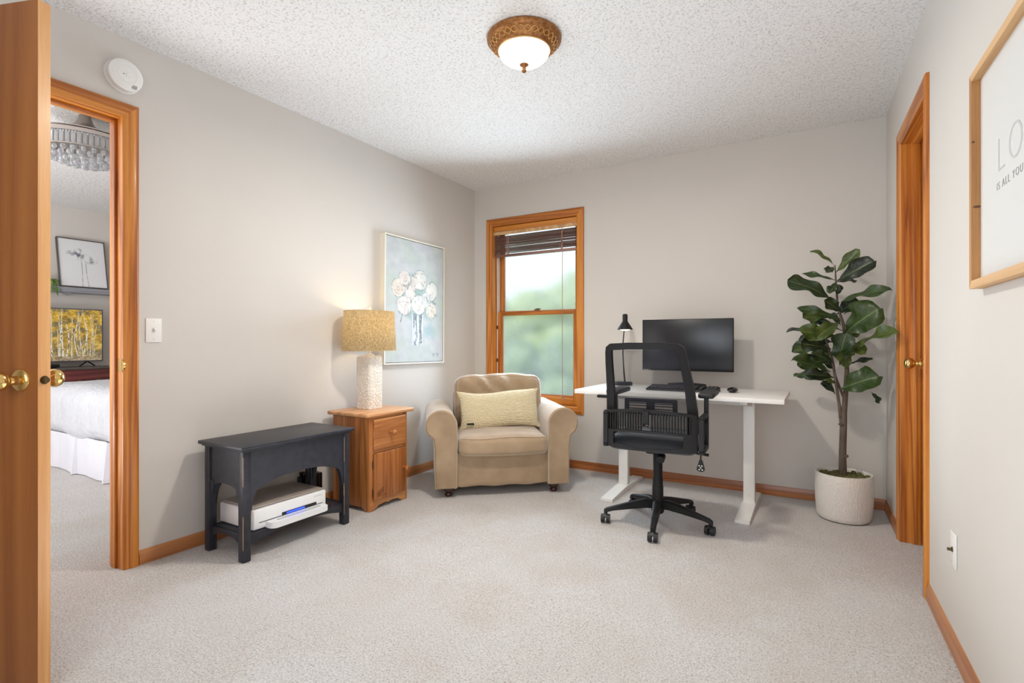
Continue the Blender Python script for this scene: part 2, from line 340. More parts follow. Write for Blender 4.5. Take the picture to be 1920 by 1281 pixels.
# right wall, a touch off square; local frame: y along the wall, x=0 is the wall face
RA=math.atan((.3975-.355)/2.03)
def rroot(name): return root(name,(.355,BY,0),RA)
CY0,CY1=2.728-BY,3.360-BY      # closet opening in local y
bm=new(); bb(0,.12,-4.9,CY0-.018,0,H,bm=bm); bb(0,.12,CY1+.018,0,0,H,bm=bm); bb(0,.12,CY0-.018,CY1+.018,DZ+.02,H,bm=bm)
w=struct('wall_right',bm,'wall'); w.location=(.355,BY,0); w.rotation_euler=(0,0,RA)
struct('wall_front',bb(LX,.62,FY-.1,FY,0,H),'wall')
struct('ceiling',bb(-6.9,1.2,-1.0,BY+.15,H,H+.08),'ceil')
# carpet, gently uneven
bm=new(); bmesh.ops.create_grid(bm,x_segments=160,y_segments=100,size=1)
for v in bm.verts:
    x=-6.95+(v.co.x+1)/2*8.15; y=-1.0+(v.co.y+1)/2*5.1
    v.co=Vector((x,y,-.001+.0012*noise.noise(Vector((x*3,y*3,0)))))
r=bmesh.ops.extrude_face_region(bm,geom=bm.faces[:])
for v in r['geom']:
    if isinstance(v,bmesh.types.BMVert): v.co.z=-.04
struct('floor',bm,'carpet')
# bedroom shell
struct('wall_bedroom_far',bb(-6.83,-6.71,-1.0,3.9,0,H),'wall')
struct('wall_bedroom_side',bb(-6.71,LX-LT,3.75,3.9,0,H),'wall')
struct('wall_bedroom_front',bb(-6.71,LX-LT,-1.0,FY,0,H),'wall')
# baseboards: profile swept
def baseb(bm,axis,a,b,face,sgn,h=.066,t=.013):
    poly=[(0,0),(t,0),(t,h*.55),(t*.7,h*.8),(t*.35,h),(0,h)]
    poly=[(face+sgn*p,q) for p,q in poly]
    return prism(bm,poly,a,b,'xz' if axis=='y' else 'yz')
struct('baseboard_left',baseb(new(),'y',DY1+.066,BY,LX,1),'base_y')
struct('baseboard_left_front',baseb(new(),'y',FY,DY0-.066,LX,1),'base_y')
struct('baseboard_back',baseb(new(),'x',LX,.36,BY,-1),'base_x')
for nm,a,b in (('baseboard_right_front',-4.85,CY0-.066),('baseboard_right_back',CY1+.066,-.013)):
    o=struct(nm,baseb(new(),'y',a,b,0,-1),'base_y'); o.location=(.355,BY,0); o.rotation_euler=(0,0,RA)
# ------------------------------------------------------------------ bedroom doorway frame (trim_1) and its open door (door_1)
t=root('trim_1',(LX,0,0))
o0,o1,oz=DY0-.064,DY1+.064,DZ+.064
for bm,mm in zip(casing([(o0,0),(o0,oz),(o1,oz),(o1,0)],[(1,0),(1,-1),(-1,-1),(-1,0)],lambda s,z,d:(d,s,z)),('oak_z','oak_y','oak_z')): ob('casing',bm,mm,t)
for bm,mm in zip(casing([(o0,0),(o0,oz),(o1,oz),(o1,0)],[(1,0),(1,-1),(-1,-1),(-1,0)],lambda s,z,d:(-LT-d,s,z)),('oak_z','oak_y','oak_z')): ob('casing',bm,mm,t)
for a,b in ((DY0-.018,DY0),(DY1,DY1+.018)): ob('jamb',bb(-LT-.001,.001,a,b,0,DZ+.018),'oak_z',t)
ob('head_jamb',bb(-LT-.001,.001,DY0,DY1,DZ,DZ+.018),'oak_y',t)
for a,b in ((DY0,DY0+.011),(DY1-.011,DY1)): ob('door_stop',bb(-.082,-.047,a,b,0,DZ,.002),'oak_z',t)
ob('door_stop',bb(-.082,-.047,DY0+.011,DY1-.011,DZ-.011,DZ,.002),'oak_y',t)
bm=new(); bb(-.040,.002,DY1-.0025,DY1+.001,.905,.965,bm=bm); cyl(bm,(.0,DY1-.001,.935),(.0,DY1+.0045,.935),.024,n=20)
ob('strike_plate',bm,'brass',t)
DA=math.radians(19.8)
d=root('door_1',(-2.735,.308,0),DA)      # local x along the leaf, y=0 near face, y=.035 far face
DWd=.835
ob('slab',bb(.0,DWd-.0015,0,.035,.015,2.04,.0015),'slab',d)
ob('lock_edge',bb(DWd-.0015,DWd,.0005,.0345,.015,2.04),'slab_edge',d)
def knob(parent,x,y,z,sgn,nm='knob'):
    bm=lathe(new(),[(.0,0),(.033,0),(.033,.003),(.030,.007),(.022,.010),(.014,.012),(.0125,.020),(.0135,.026),(.011,.032),(.0125,.036),(.020,.041),(.0265,.049),(.0285,.058),(.026,.068),(.018,.076),(.008,.0795),(0,.080)],(x,y,z),40,(0,sgn,0))
    return ob(nm,bm,'brass',parent)
knob(d,DWd-.062,0,.932,-1); knob(d,DWd-.062,.035,.932,1)
bm=new(); cyl(bm,(DWd,.0175,.932),(DWd+.010,.0175,.932),.0085,.008,16); cyl(bm,(DWd-.0005,.0175,.932),(DWd+.0008,.0175,.932),.0125,n=24)
ob('latch',bm,'oldbrass',d)
for z in (.25,1.05,1.82):
    cyl_=cyl(new(),(0,-.006,z-.045),(0,-.006,z+.045),.006,n=12); ob('hinge',cyl_,'brass',d)
# ------------------------------------------------------------------ closet frame (trim_2) and closed closet door (door_2)
t=rroot('trim_2'); o0,o1,oz=CY0-.064,CY1+.064,DZ+.064
for bm,mm in zip(casing([(o0,0),(o0,oz),(o1,oz),(o1,0)],[(1,0),(1,-1),(-1,-1),(-1,0)],lambda s,z,dd:(-dd,s,z)),('oak_z','oak_y','oak_z')): ob('casing',bm,mm,t)
for a,b in ((CY0-.018,CY0),(CY1,CY1+.018)): ob('jamb',bb(-.001,.121,a,b,0,DZ+.018),'oak_z',t)
ob('head_jamb',bb(-.001,.121,CY0,CY1,DZ,DZ+.018),'oak_y',t)
for a,b in ((CY0,CY0+.011),(CY1-.011,CY1)): ob('door_stop',bb(.045,.078,a,b,0,DZ,.002),'oak_z',t)
ob('door_stop',bb(.045,.078,CY0+.011,CY1-.011,DZ-.011,DZ,.002),'oak_y',t)
d=rroot('door_2')
ob('slab',bb(.079,.112,CY0+.003,CY1-.003,.012,DZ-.003,.001),'closet',d)
bm=lathe(new(),[(.0,0),(.032,0),(.032,.003),(.028,.007),(.016,.012),(.0125,.020),(.0135,.026),(.011,.032),(.0125,.036),(.020,.041),(.0265,.049),(.0285,.058),(.026,.068),(.018,.076),(.008,.0795),(0,.080)],(.079,CY1-.075,.934),40,(-1,0,0)); ob('knob',bm,'brass',d)
# closet interior back so nothing shows through the gaps
# ------------------------------------------------------------------ window_1
t=root('window_1',(0,BY,0)); cz0=WZ0-.064; cz1=WZ1+.064; cx0=WX0-.064; cx1=WX1+.064
P4=[(cx0,cz0),(cx0,cz1),(cx1,cz1),(cx1,cz0),(cx0,cz0)]; I4=[(1,1),(1,-1),(-1,-1),(-1,1),(1,1)]
for bm,mm in zip(casing(P4,I4,lambda s,z,dd:(s,-dd,z)),('oak_z','oak_x','oak_z','oak_x')): ob('casing',bm,mm,t)
for a,b in ((WX0-.015,WX0),(WX1,WX1+.015)): ob('jamb',bb(a,b,-.001,.15,WZ0-.015,WZ1+.015),'oak_z',t)
ob('head_jamb',bb(WX0,WX1,-.001,.15,WZ1,WZ1+.015),'oak_x',t); ob('sill',bb(WX0,WX1,-.001,.15,WZ0-.015,WZ0),'oak_x',t)
M['liner']=mat('pale_jamb_liner',(222,214,204),.5)
ob('jamb_liner',bb(WX0,WX0+.012,.070,.140,WZ0,WZ1),'liner',t); ob('jamb_liner',bb(WX1-.012,WX1,.070,.140,WZ0,WZ1),'liner',t)
def sash(nm,x0,x1,z0,z1,y0,y1,w,wt,wb):
    s=ob(nm,bb(x0,x0+w,y0,y1,z0,z1,.004),'oak_z',t); 
    ob('stile',bb(x1-w,x1,y0,y1,z0,z1,.004),'oak_z',s); ob('rail',bb(x0+w,x1-w,y0,y1,z1-wt,z1,.004),'oak_x',s); ob('rail',bb(x0+w,x1-w,y0,y1,z0,z0+wb,.004),'oak_x',s)
    ob('pane',bb(x0+w-.004,x1-w+.004,(y0+y1)/2-.002,(y0+y1)/2+.002,z0+wb-.004,z1-wt+.004),'pane',s,smooth=False)
    return s
ls=sash('lower_sash',WX0+.012,WX1-.012,WZ0+.002,1.315,.066,.096,.050,.036,.078)
sash('upper_sash',WX0+.012,WX1-.012,1.285,WZ1-.002,.102,.130,.046,.05,.036)
bm=new(); box(bm,(-2.12,.056,1.322),(.05,.02,.010),.003); box(bm,(-2.105,.048,1.331),(.045,.010,.007),.002,rot=(0,0,.5)); ob('sash_lock',bm,'oldbrass',t)
for z in (1.16,.86): ob('tilt_latch',bb(WX0+.004,WX0+.012,.058,.066,z,z+.03),'oldbrass',t)
# ------------------------------------------------------------------ blind
b=thing('wooden_blind','dark mahogany slatted blind drawn up at top of the window','blind',(0,BY,0))
ob('headrail',bb(WX0+.004,WX1-.004,.010,.058,2.030,2.078,.003),'oak_x',b)
ob('valance',bb(WX0+.003,WX1-.003,.002,.012,2.000,2.030,.003),'pine_y',b)
sm=None
for i in range(17):
    z=1.988-i*.0092; yy=.032+.004*math.sin(i*1.7)
    if sm is None:
        bm=new(); box(bm,(0,0,0),(WX1-WX0-.016,.032,.0030),.001,rot=(R(-2),0,0)); o=ob('slat',bm,'blind',b); sm=o.data
    else:
        o=D.objects.new('slat',sm); C.objects.link(o); o.parent=b
    o.location=((WX0+WX1)/2,yy,z); o.rotation_euler=(R(random.uniform(-6,6)),R(random.uniform(-.35,.35)),0)
ob('bottom_rail',bb(WX0+.008,WX1-.008,.012,.056,1.806,1.826,.004),'blind',b)
for x in (WX0+.14,WX1-.16):
    bm=new(); tube(bm,[(x,.008,2.0),(x+.004,.004,1.93),(x-.003,.003,1.87),(x+.01,.004,1.82)],.0016,6); tube(bm,[(x+.016,.008,2.0),(x+.019,.004,1.9),(x+.022,.003,1.83)],.0016,6)
    box(bm,(x+.02,.006,1.90),(.012,.004,.15),.001); o=ob('ladder_cord',bm,'blind',b); o['kind']='stuff'
bm=new(); tube(bm,[(-1.852,.004,2.01),(-1.851,-.001,1.6),(-1.852,.0,1.2),(-1.850,.0,.60)],.0022,6); ob('pull_cord',bm,'cord',b)
bm=lathe(new(),[(.002,.02),(.006,.012),(.010,-.012),(.009,-.016),(0,-.017)],(-1.850,.0,.585),16); ob('tassel',bm,'cord',b)
bm=new(); tube(bm,[(-1.852,-.003,.575),(-1.866,-.006,.560),(-1.83,-.006,.556),(-1.80,-.004,.562),(-1.83,-.004,.57)],.003,6); ob('cord_knot',bm,'cord',b)
# ------------------------------------------------------------------ garden seen through the window
tag(struct('ground',bb(-40,25,4.2,60,-.6,-.5),'lawn'),'lawn','ground')
del D.objects['ground']['label'],D.objects['ground']['category']
def tree(x,y,h,w,mm,lab,seed):
    t=thing('garden_tree',lab,'tree',(x,y,-.5))
    ob('trunk',tube(new(),[(0,0,0),(.05,0,h*.3),(0,.05,h*.6)],[.16,.12,.07],10),'bark',t)
    rnd=random.Random(seed); bm=new()
    for k in range(26):
        a=rnd.uniform(0,2*PI); rr=rnd.uniform(0,.5)**.7*w; zz=rnd.uniform(.12,.86)*h
        rr*=(1-.5*abs(zz/h-.4)); q=bmesh.new(); bmesh.ops.create_icosphere(q,subdivisions=2,radius=1); s0=rnd.uniform(.16,.27)*w
        for v in q.verts:
            v.co=v.co*s0*(1+.35*noise.noise(v.co*2.2+Vector((k,seed,0))))+Vector((rr*math.cos(a),rr*math.sin(a)*.7,zz))
        merge(bm,q)
    ob('foliage',bm,mm,t,smooth=False)
tree(-7.0,13.5,3.0,2.6,'tree1','light green tree in the garden left of centre through window',1)
tree(-14.6,21,4.2,3.6,'tree2','darker tree at the left edge of the garden view',2)
tree(-8.6,19.5,4.4,3.4,'tree1','tallest rounded tree at the back of the garden',3)
tree(-5.2,15.5,3.2,2.6,'tree2','low dark bushy tree at the right of the garden view',4)
tree(-4.6,9.4,1.45,2.0,'tree2','low dark shrub nearest the window in the garden',5)
tree(-7.4,9.8,1.6,1.8,'tree1','low light green shrub at left near the window in the garden',6)
# ------------------------------------------------------------------ wall fittings
s=thing('smoke_detector','round white smoke detector high on wall above the bedroom doorway','smoke detector',(LX,1.128,2.254))
ob('mounting_base',lathe(new(),[(0,0),(.072,0),(.074,.004),(.071,.012),(.066,.014),(0,.014)],(0,0,0),56,(1,0,0)),'white',s)
ob('vent_collar',lathe(new(),[(.060,.013),(.060,.024)],(0,0,0),56,(1,0,0)),'liner',s)
ob('cover',lathe(new(),[(.062,.022),(.070,.024),(.0715,.030),(.068,.040),(.058,.045),(.040,.047),(.039,.0455),(.037,.0455),(.036,.047),(0,.048)],(0,0,0),56,(1,0,0)),'white',s)
ob('test_button',bb(.046,.051,-.004,.018,-.010,.008,.003),'white',s)
bm=new()
for k in range(3): bb(.0455,.0463,.020-.001*k,.042-.001*k,-.042-.006*k,-.0395-.006*k,.001,bm=bm)
bb(.0465,.0485,-.016,-.010,-.003,-.0005,bm=bm)
o=ob('sounder_slots',bm,'dark_slot',s); o['kind']='stuff'
def plate(nm,loc,rz,lab,kind):
    s=thing(nm,lab,'wall plate' if kind=='jack' else 'switch',loc,rz)  # local: plate in yz, face at +x
    bm=new(); bb(0,.006,-.035,.035,-.0575,.0575,.003,bm=bm); ob('cover_plate',bm,'white',s)
    if kind=='toggle':
        ob('toggle',box(new(),(.011,0,.003),(.016,.009,.012),.002,rot=(0,R(-25),0)),'white',s)
        ob('toggle_slot',bb(.0058,.0066,-.0055,.0055,-.012,.012),'liner',s)
    else:
        bm=new(); cyl(bm,(.005,0,0),(.009,0,0),.009,n=6); cyl(bm,(.009,0,0),(.020,0,0),.005,n=14); ob('coax_connector',bm,'oldbrass',s)
    bm=new()
    for z in (-.042,.042): cyl(bm,(.005,0,z),(.0068,0,z),.003,n=10)
    o=ob('screw',bm,'liner',s); o['kind']='stuff'
plate('light_switch',(LX,1.257,1.098),0,'white toggle light switch on left wall beside the bedroom doorway','toggle')
def rw(y,off=0):   # point on right wall at world y, offset into room
    l=(y-BY)/math.cos(RA); return (.355-l*math.sin(RA)-off*math.cos(RA), y-off*math.sin(RA))
x,y=rw(2.257); plate('coax_plate',(x,y,.345),PI+RA,'white cable plate with brass connector low on the right wall','jack')
x,y=rw(3.505); plate('light_switch',(x,y,1.10),PI+RA,'white light switch between the fig leaves and closet casing','toggle')
# ------------------------------------------------------------------ ceiling light
cl=thing('ceiling_light','round bronze flush ceiling light with lit white glass bowl','ceiling light',(-1.17,2.08,H))
ob('bronze_pan',lathe(new(),[(0,0),(.168,0),(.172,-.006),(.170,-.014),(.162,-.018),(.160,-.024),(.153,-.030),(.139,-.042),(.128,-.050),(.124,-.052),(.122,-.056),(.116,-.056),(.112,-.050)],n=72),'bronze',cl)
bm=new(); n=30
for k in range(n):
    for sg in (0,1):
        pts=[]
        for q in range(7):
            a=2*PI*(k+q/6)/n; w_=(1 if sg else -1)*math.sin(q/6*PI); rad=.1455+w_*.0095; z=-.0365+w_*.0080
            pts.append((rad*math.cos(a),rad*math.sin(a),z-.0015))
        tube(bm,pts,.0019,5)
ob('braided_band',bm,'bronze_light',cl)
ob('rim_ring',lathe(new(),[(.1165,-.054),(.1215,-.055),(.1225,-.058),(.1195,-.0615),(.1165,-.0605)],n=72,cap=False),'bronze_light',cl)
prof=[(.117,-.056)]+[(.117*math.cos(a),-.060-.062*math.sin(a)) for a in [i*PI/2/12 for i in range(0,12)]]+[(.0,-.122)]
ob('glass_bowl',lathe(new(),prof,n=64),'glassbowl',cl)
dk_=D.lights.new('ceiling_lamp','AREA'); dk_.shape='DISK'; dk_.size=.17; dk_.energy=25; dk_.color=(1,.93,.82); dl_=D.objects.new('ceiling_lamp',dk_); dl_.location=(0,0,-.166); dl_.visible_camera=False; C.objects.link(dl_); dl_.parent=cl
ob('finial',lathe(new(),[(0,-.118),(.020,-.120),(.021,-.123),(.012,-.128),(.0085,-.131),(.0085,-.137),(.010,-.139),(.0085,-.142),(.0105,-.148),(.0095,-.154),(.005,-.158),(0,-.159)],n=28),'bronze',cl)
# ------------------------------------------------------------------ framed paintings
def rr_(cols,mask,c,a): 
    m_=(mask*a)[...,None]; return cols*(1-m_)+np.array(c)*m_
def flower_print(nu,nv):
    U,V=np.meshgrid(np.linspace(0,1,nu+1),np.linspace(0,1,nv+1))   # V=1 top
    n1=fnoise(nu,nv,3,4.5,1); n2=fnoise(nu,nv,9,14,2); n3=fnoise(nu,nv,25,38,5,2)
    col=np.ones((nv+1,nu+1,3))*np.array([205,208,208]); col+=n2[...,None]*np.array([10,9,7])
    col=rr_(col,np.clip(n1*1.5+.1,0,1),(196,206,196),.6); col=rr_(col,np.clip(-n1*1.4,0,1),(206,204,210),.6)
    col=rr_(col,np.clip((.42-V)*5,0,1)*np.clip((.40-np.abs(U-.5))*8,0,1)*.0,(0,0,0),0)
    def blob(cx,cy,rx,ry,soft=.15,nz=.18):
        d=np.sqrt(((U-cx)/rx)**2+((V-cy)/ry)**2)+n2*nz+n1*nz; return np.clip((1-d)/soft,0,1),d
    # shade of the vase on the table, greens round the flowers
    m_,_=blob(.74,.26,.14,.08,.6); col=rr_(col,m_,(170,196,200),.7)
    for cx,cy,rx,ry in ((.25,.56,.12,.12),(.42,.60,.14,.13),(.60,.62,.18,.14),(.78,.58,.13,.14),(.45,.42,.2,.09),(.68,.42,.16,.09),(.25,.44,.1,.05)):
        m_,_=blob(cx,cy,rx,ry,.8,.5); col=rr_(col,m_,(160,184,178),.55)
    # vase
    vm=np.clip((.115-np.abs(U-.535)+n3*.008)*80,0,1)*np.clip((V-.13)*60,0,1)*np.clip((.41-V)*40,0,1)
    col=rr_(col,vm,(222,225,228),.75); col=rr_(col,vm*np.clip(n3*3+.1,0,1)*(np.abs(np.abs(U-.535)-.05)<.03),(128,134,146),.75)
    col=rr_(col,vm*(np.abs(np.abs(U-.535)-.107)<.008),(170,178,186),.8)
    roses=[(.20,.60,.10,.072,(228,216,206)),(.30,.685,.085,.05,(230,220,214)),(.40,.575,.075,.06,(228,220,214)),(.58,.685,.10,.075,(226,222,216)),
           (.78,.605,.10,.075,(228,226,220)),(.30,.465,.115,.072,(230,220,218)),(.54,.475,.115,.075,(226,224,220)),(.78,.44,.09,.062,(232,226,214)),(.68,.53,.07,.055,(226,226,224)),(.47,.66,.05,.06,(222,214,208))]
    for cx,cy,rx,ry,c in roses:
        rx*=1.13; ry*=1.13
        m_,d=blob(cx,cy,rx,ry,.12,.12); col=rr_(col,m_,c,.95)
        th=np.arctan2((V-cy)/ry,(U-cx)/rx)
        sp=np.sin(d*13+np.sin(th*2+cx*40)*1.6+n2*6+n1*3); col=rr_(col,m_*np.clip(sp*3-1.5,0,1)*np.clip(n3*3+.8,0,1),(160,152,148),.6); col=rr_(col,m_*np.clip(n2*3,0,1),(240,236,228),.6)
        edge=np.clip(1-np.abs(d-1.0)/.07,0,1)*np.clip(n3*3+.45,0,1); col=rr_(col,edge,(122,132,128),.6)
        m2,_=blob(cx+.02,cy-.01,rx*.25,ry*.25,.5,.3); col=rr_(col,m2,(216,206,176),.5)
    for x0,y0,x1,y1 in ((.27,.39,.24,.33),(.46,.40,.47,.30),(.60,.40,.58,.32),(.68,.55,.72,.51),(.38,.64,.35,.60),(.44,.72,.5,.70),(.80,.52,.86,.50),(.5,.4,.52,.2),(.6,.38,.57,.18),(.56,.36,.6,.16)):
        L=np.hypot(x1-x0,y1-y0); tt=np.clip(((U-x0)*(x1-x0)+(V-y0)*(y1-y0))/L**2,0,1); dd=np.hypot(U-x0-tt*(x1-x0),(V-y0-tt*(y1-y0))*1.4)+n3*.004
        col=rr_(col,np.clip((.009-dd)/.004,0,1),(118,128,126),.65)
    for k,(x0,x1) in enumerate(((.80,.83),(.835,.85),(.88,.92))):
        dd=np.abs(V-.055-.012*np.sin((U-x0)*260)); col=rr_(col,(dd<.006)*(U>x0)*(U<x1),(110,116,126),.8)
    return 130+(col-130)*1.12-30
fp=thing('flower_painting','cream framed painting of pale roses in a vase on left wall','picture',(LX,3.09,1.352),0)
fp.rotation_euler=(R(-.6),0,0)
fw,fh=.345,.478; fd=.045
for i,bm in enumerate(casing([(-fw,-fh),(-fw,fh),(fw,fh),(fw,-fh),(-fw,-fh)],[(1,1),(1,-1),(-1,-1),(-1,1),(1,1)],lambda s,z,dd:(dd,s,z),[(0,0),(0,fd),(.009,fd),(.009,fd-.02),(.009,0)])): ob('frame_side',bm,'frame_cream',fp)
bm=new(); 
ob('shadow_gap',bb(.004,.030,-fw+.009,fw-.009,-fh+.009,fh-.009),'frame_line',fp)
cw,chh=fw-.014,fh-.014
ob('canvas',grid_print(lambda u,v:(.0385,-cw+2*cw*u,-chh+2*chh*v),190,270,flower_print(190,270)),'paintcol',fp)
# word poster on right wall: local x=-depth
x,y=rw(1.59); wp=thing('word_poster','large pine framed white poster with grey lettering on right wall','picture',(x,y,1.4965),RA)
pw,ph_=.350,.3025
ss=[(pw,-ph_),(pw,ph_),(-pw,ph_),(-pw,-ph_),(pw,-ph_)]; ii=[(-1,1),(-1,-1),(1,-1),(1,1),(-1,1)]
for bm,mm in zip(casing(ss,ii,lambda s,z,dd:(-dd,s,z),[(0,0),(0,.030),(.022,.030),(.022,0)]),('pine','pine_y','pine','pine_y')): ob('frame_side',bm,mm,wp)
ob('poster_sheet',bb(-.010,-.002,-pw+.02,pw-.02,-ph_+.02,ph_-.02),'poster',wp)
kn=mat('pine_knot',(96,62,40),.6); ob('knot',sph(new(),(-.018,pw-.0225,-.073),.010,(.9,.25,.35),10),kn,wp); ob('knot',sph(new(),(-.026,pw-.0225,.11),.004,(.9,.25,.8),8),kn,wp)
cz=1.4965
for ch_,o_ in (('L',.0),('O',.083),('V',.196),('E',.300)):
    tx=text_mesh(ch_,.128,lambda a,b,c:(-.0104-c,.186-o_-a,1.474-cz+b),.0006,off=-.0028); ob('letter',tx,'ink',wp,smooth=False)
tx=text_mesh('IS ALL YOU NEED',.0285,lambda a,b,c:(-.0104-c,.186-a,1.430-cz+b),.0006,spacing=1.32,off=-.0006); o=ob('small_lettering',tx,'ink_dark',wp,smooth=False); o['kind']='stuff'
# ------------------------------------------------------------------ hall bench
bn=thing('hall_bench','black painted wooden bench with arched apron and worn edges','bench',(-2.49,1.768,0))
hx,hy=.162,.320   # half extents to the leg faces
bm=new(); box(bm,(-.002,0,.541),(.375,.680,.018),.005); box(bm,(-.002,0,.528),(.352,.656,.010),.004); ob('top',bm,'bench',bn)
def bleg(sx,sy):
    bm=new(); w=.040
    x0,x1=sorted((sx*hx,sx*(hx-w))); y0,y1=sorted((sy*hy,sy*(hy-w)))
    bb(x0,x1,y0,y1,0,.524,.003,bm=bm)
    # curved knee brackets towards the middle, both directions
    pts=[(0,.34)]
    prof=[(0,.14),(.004,.20),(.010,.26),(.020,.30),(.036,.330),(.036,.36),(0,.36)]
    prism(bm,[(sy*(hy-w-a+.001),z) for a,z in prof],sx*(hx-.005),sx*(hx-.030),'yz')
    prism(bm,[(sx*(hx-w-a*.8+.001),z) for a,z in prof],sy*(hy-.005),sy*(hy-.030),'xz')
    return ob('leg',bm,'bench',bn)
for sx in (1,-1):
    for sy in (-1,1):
        l=bleg(sx,sy)
        if sx==1:
            bm=new()
            for z0,z1 in ((.06,.22),(.36,.50)): box(bm,(hx-.0006,sy*(hy-.0006) if sy<0 else sy*hy-.038,(z0+z1)/2),(.0022,.0022,z1-z0),.0008)
            bb(hx-.001,hx+.0002,sy*(hy-.04)-.0006,sy*(hy-.04)+.0006,.17,.24,bm=bm)
            o=ob('worn_edge',bm,'wornedge',l); o['kind']='stuff'
def apron(L,z0,zm,e=.06):
    pts=[(-L,.524),(L,.524),(L,z0)]
    n=16
    for k in range(n+1):
        t=1-2*k/n; pts.append((t*(L-.03),z0+(zm-z0)*(1-abs(t)**2.6)))
    pts.append((-L,z0)); return pts
ob('front_apron',prism(new(),apron(hy-.038,.325,.372),hx-.006,hx-.024,'yz'),'bench',bn)
ob('rear_apron',prism(new(),apron(hy-.038,.325,.372),-hx+.006,-hx+.024,'yz'),'bench',bn)
for s_ in (-1,1): ob('side_apron',prism(new(),apron(hx-.038,.335,.352),s_*(hy-.008),s_*(hy-.024),'xz'),'bench',bn)
bm=new(); box(bm,(0,0,.116),(.26,.60,.012),.002)
def stretch(L,z1,zl,zm):
    pts=[(-L,z1),(L,z1),(L,zl)]
    for k in range(17):
        t=1-2*k/16; pts.append((t*(L-.01),zl+(zm-zl)*(1-abs(t)**2.2)))
    pts.append((-L,zl)); return pts
prism(bm,stretch(hy-.038,.122,.072,.104),hx-.012,hx-.030,'yz'); prism(bm,stretch(hy-.038,.122,.072,.104),-hx+.012,-hx+.030,'yz')
for s_ in (-1,1): prism(bm,stretch(hx-.038,.122,.078,.104),s_*(hy-.012),s_*(hy-.030),'xz')
ob('lower_shelf',bm,'bench',bn)
# ------------------------------------------------------------------ printer on the bench shelf
pr=thing('printer','white flatbed printer on the lower shelf of the black bench','printer',(-2.49,1.735,.1225))
bm=new(); box(bm,(-.012,0,.051),(.285,.43,.098),.007,3); ob('body',bm,'printer',pr)
bm=new(); box(bm,(-.016,0,.1075),(.268,.410,.009),.004,2); ob('scanner_lid',bm,'printer_top',pr)
bm=new(); bb(.125,.1316,-.185,.19,.033,.036,bm=bm); ob('seam',bm,'dark_slot',pr)
bm=new(); bb(.1308,.1325,-.06,.15,.036,.050,.001,bm=bm); ob('paper_slot',bm,'dark_slot',pr)
bm=new(); bb(.1315,.134,-.035,.075,.037,.046,.002,bm=bm); ob('status_light',bm,'blue_glow',pr)
bm=new(); t_=[(.10,-.15),(.165,-.150),(.182,-.138),(.188,-.12),(.188,.165),(.180,.185),(.165,.19),(.10,.19)]
prism(bm,t_,.002,.031,'xy'); ob('paper_tray',bm,'printer',pr)
bm=new(); bb(.150,.152,-.10,.15,.0308,.0316,bm=bm); bb(.162,.164,-.10,.15,.0308,.0316,bm=bm); bb(.150,.164,-.102,-.10,.0308,.0316,bm=bm); bb(.150,.164,.15,.152,.0308,.0316,bm=bm); o=ob('tray_line',bm,'dark_slot',pr); o['kind']='stuff'
bm=new()
for k in range(6): bb(.1302,.1309,.135+k*.009,.141+k*.009,.078,.082,bm=bm)
o=ob('small_lettering',bm,'ink',pr); o['kind']='stuff'
# black box on carpet behind the bench
bx=thing('black_power_box','small glossy black box on the carpet behind the bench','box',(-2.712,2.12,0))
ob('body',box(new(),(0,0,.112),(.042,.155,.224),.005),'black_gloss',bx); ob('cap',box(new(),(-.006,-.03,.236),(.026,.07,.024),.004),'black_gloss',bx)
bm=new(); tube(bm,[(.0,.03,.226),(.012,.045,.232),(.0235,.05,.215),(.0235,.05,.15)],.003,6); ob('cable',bm,'black',bx)
# ------------------------------------------------------------------ nightstand
ns=thing('nightstand','honey pine nightstand with one drawer over one door','nightstand',(-2.525,2.443,0))
nx,ny,nh=.158,.170,.605
bm=new()
def scal(L):
    return [(-L,0),(-L+.030,0),(-L+.038,.010),(-L+.055,.014),(-L+.065,.024),(-.03,.030),(0,.024),(.03,.030),(L-.065,.024),(L-.055,.014),(L-.038,.010),(L-.030,0),(L,0)]
for s_ in (-1,1):
    pts=[(-nx,.58),(nx,.58),(nx,0),(nx-.03,0),(nx-.04,.012),(nx-.06,.022),(-nx+.06,.022),(-nx+.04,.012),(-nx+.03,0),(-nx,0)]
    ob('side_panel',prism(new(),pts,s_*ny,s_*(ny-.016),'xz'),'ns_z',ns)
ob('back_panel',bb(-nx,-nx+.008,-ny+.016,ny-.016,.03,.58),'ns_z',ns)
ob('stile',bb(nx-.018,nx,-ny+.016,-ny+.045,0.0,.58,.001),'ns_z',ns); ob('stile',bb(nx-.018,nx,ny-.040,ny-.016,0.0,.58,.001),'ns_z',ns)
ob('rail',bb(nx-.018,nx,-ny+.045,ny-.04,.352,.372),'ns_y',ns); ob('rail',bb(nx-.018,nx,-ny+.045,ny-.04,.556,.58),'ns_y',ns)
sk=[(-ny+.016,.060)]+[(p,q) for p,q in scal(ny-.016)]+[(ny-.016,.060)]
ob('base_skirt',prism(new(),sk,nx+.0005,nx-.014,'yz'),'ns_y',ns)
ob('inner_floor',bb(-nx+.01,nx-.02,-ny+.016,ny-.016,.05,.062),'ns_y',ns)
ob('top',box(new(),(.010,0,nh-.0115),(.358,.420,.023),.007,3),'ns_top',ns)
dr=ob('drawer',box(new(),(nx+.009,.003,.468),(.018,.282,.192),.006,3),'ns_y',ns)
KN=[(0,0),(.011,0),(.0085,.010),(.0095,.020),(.0155,.027),(.0170,.034),(.015,.040),(.007,.044),(0,.045)]
ob('knob',lathe(new(),KN,(nx+.018,.0,.470),24,(1,0,0)),'ns_y',dr)
dd_=ob('door',box(new(),(nx+.009,.003,.207),(.018,.282,.290),.005,3),'ns_z',ns)
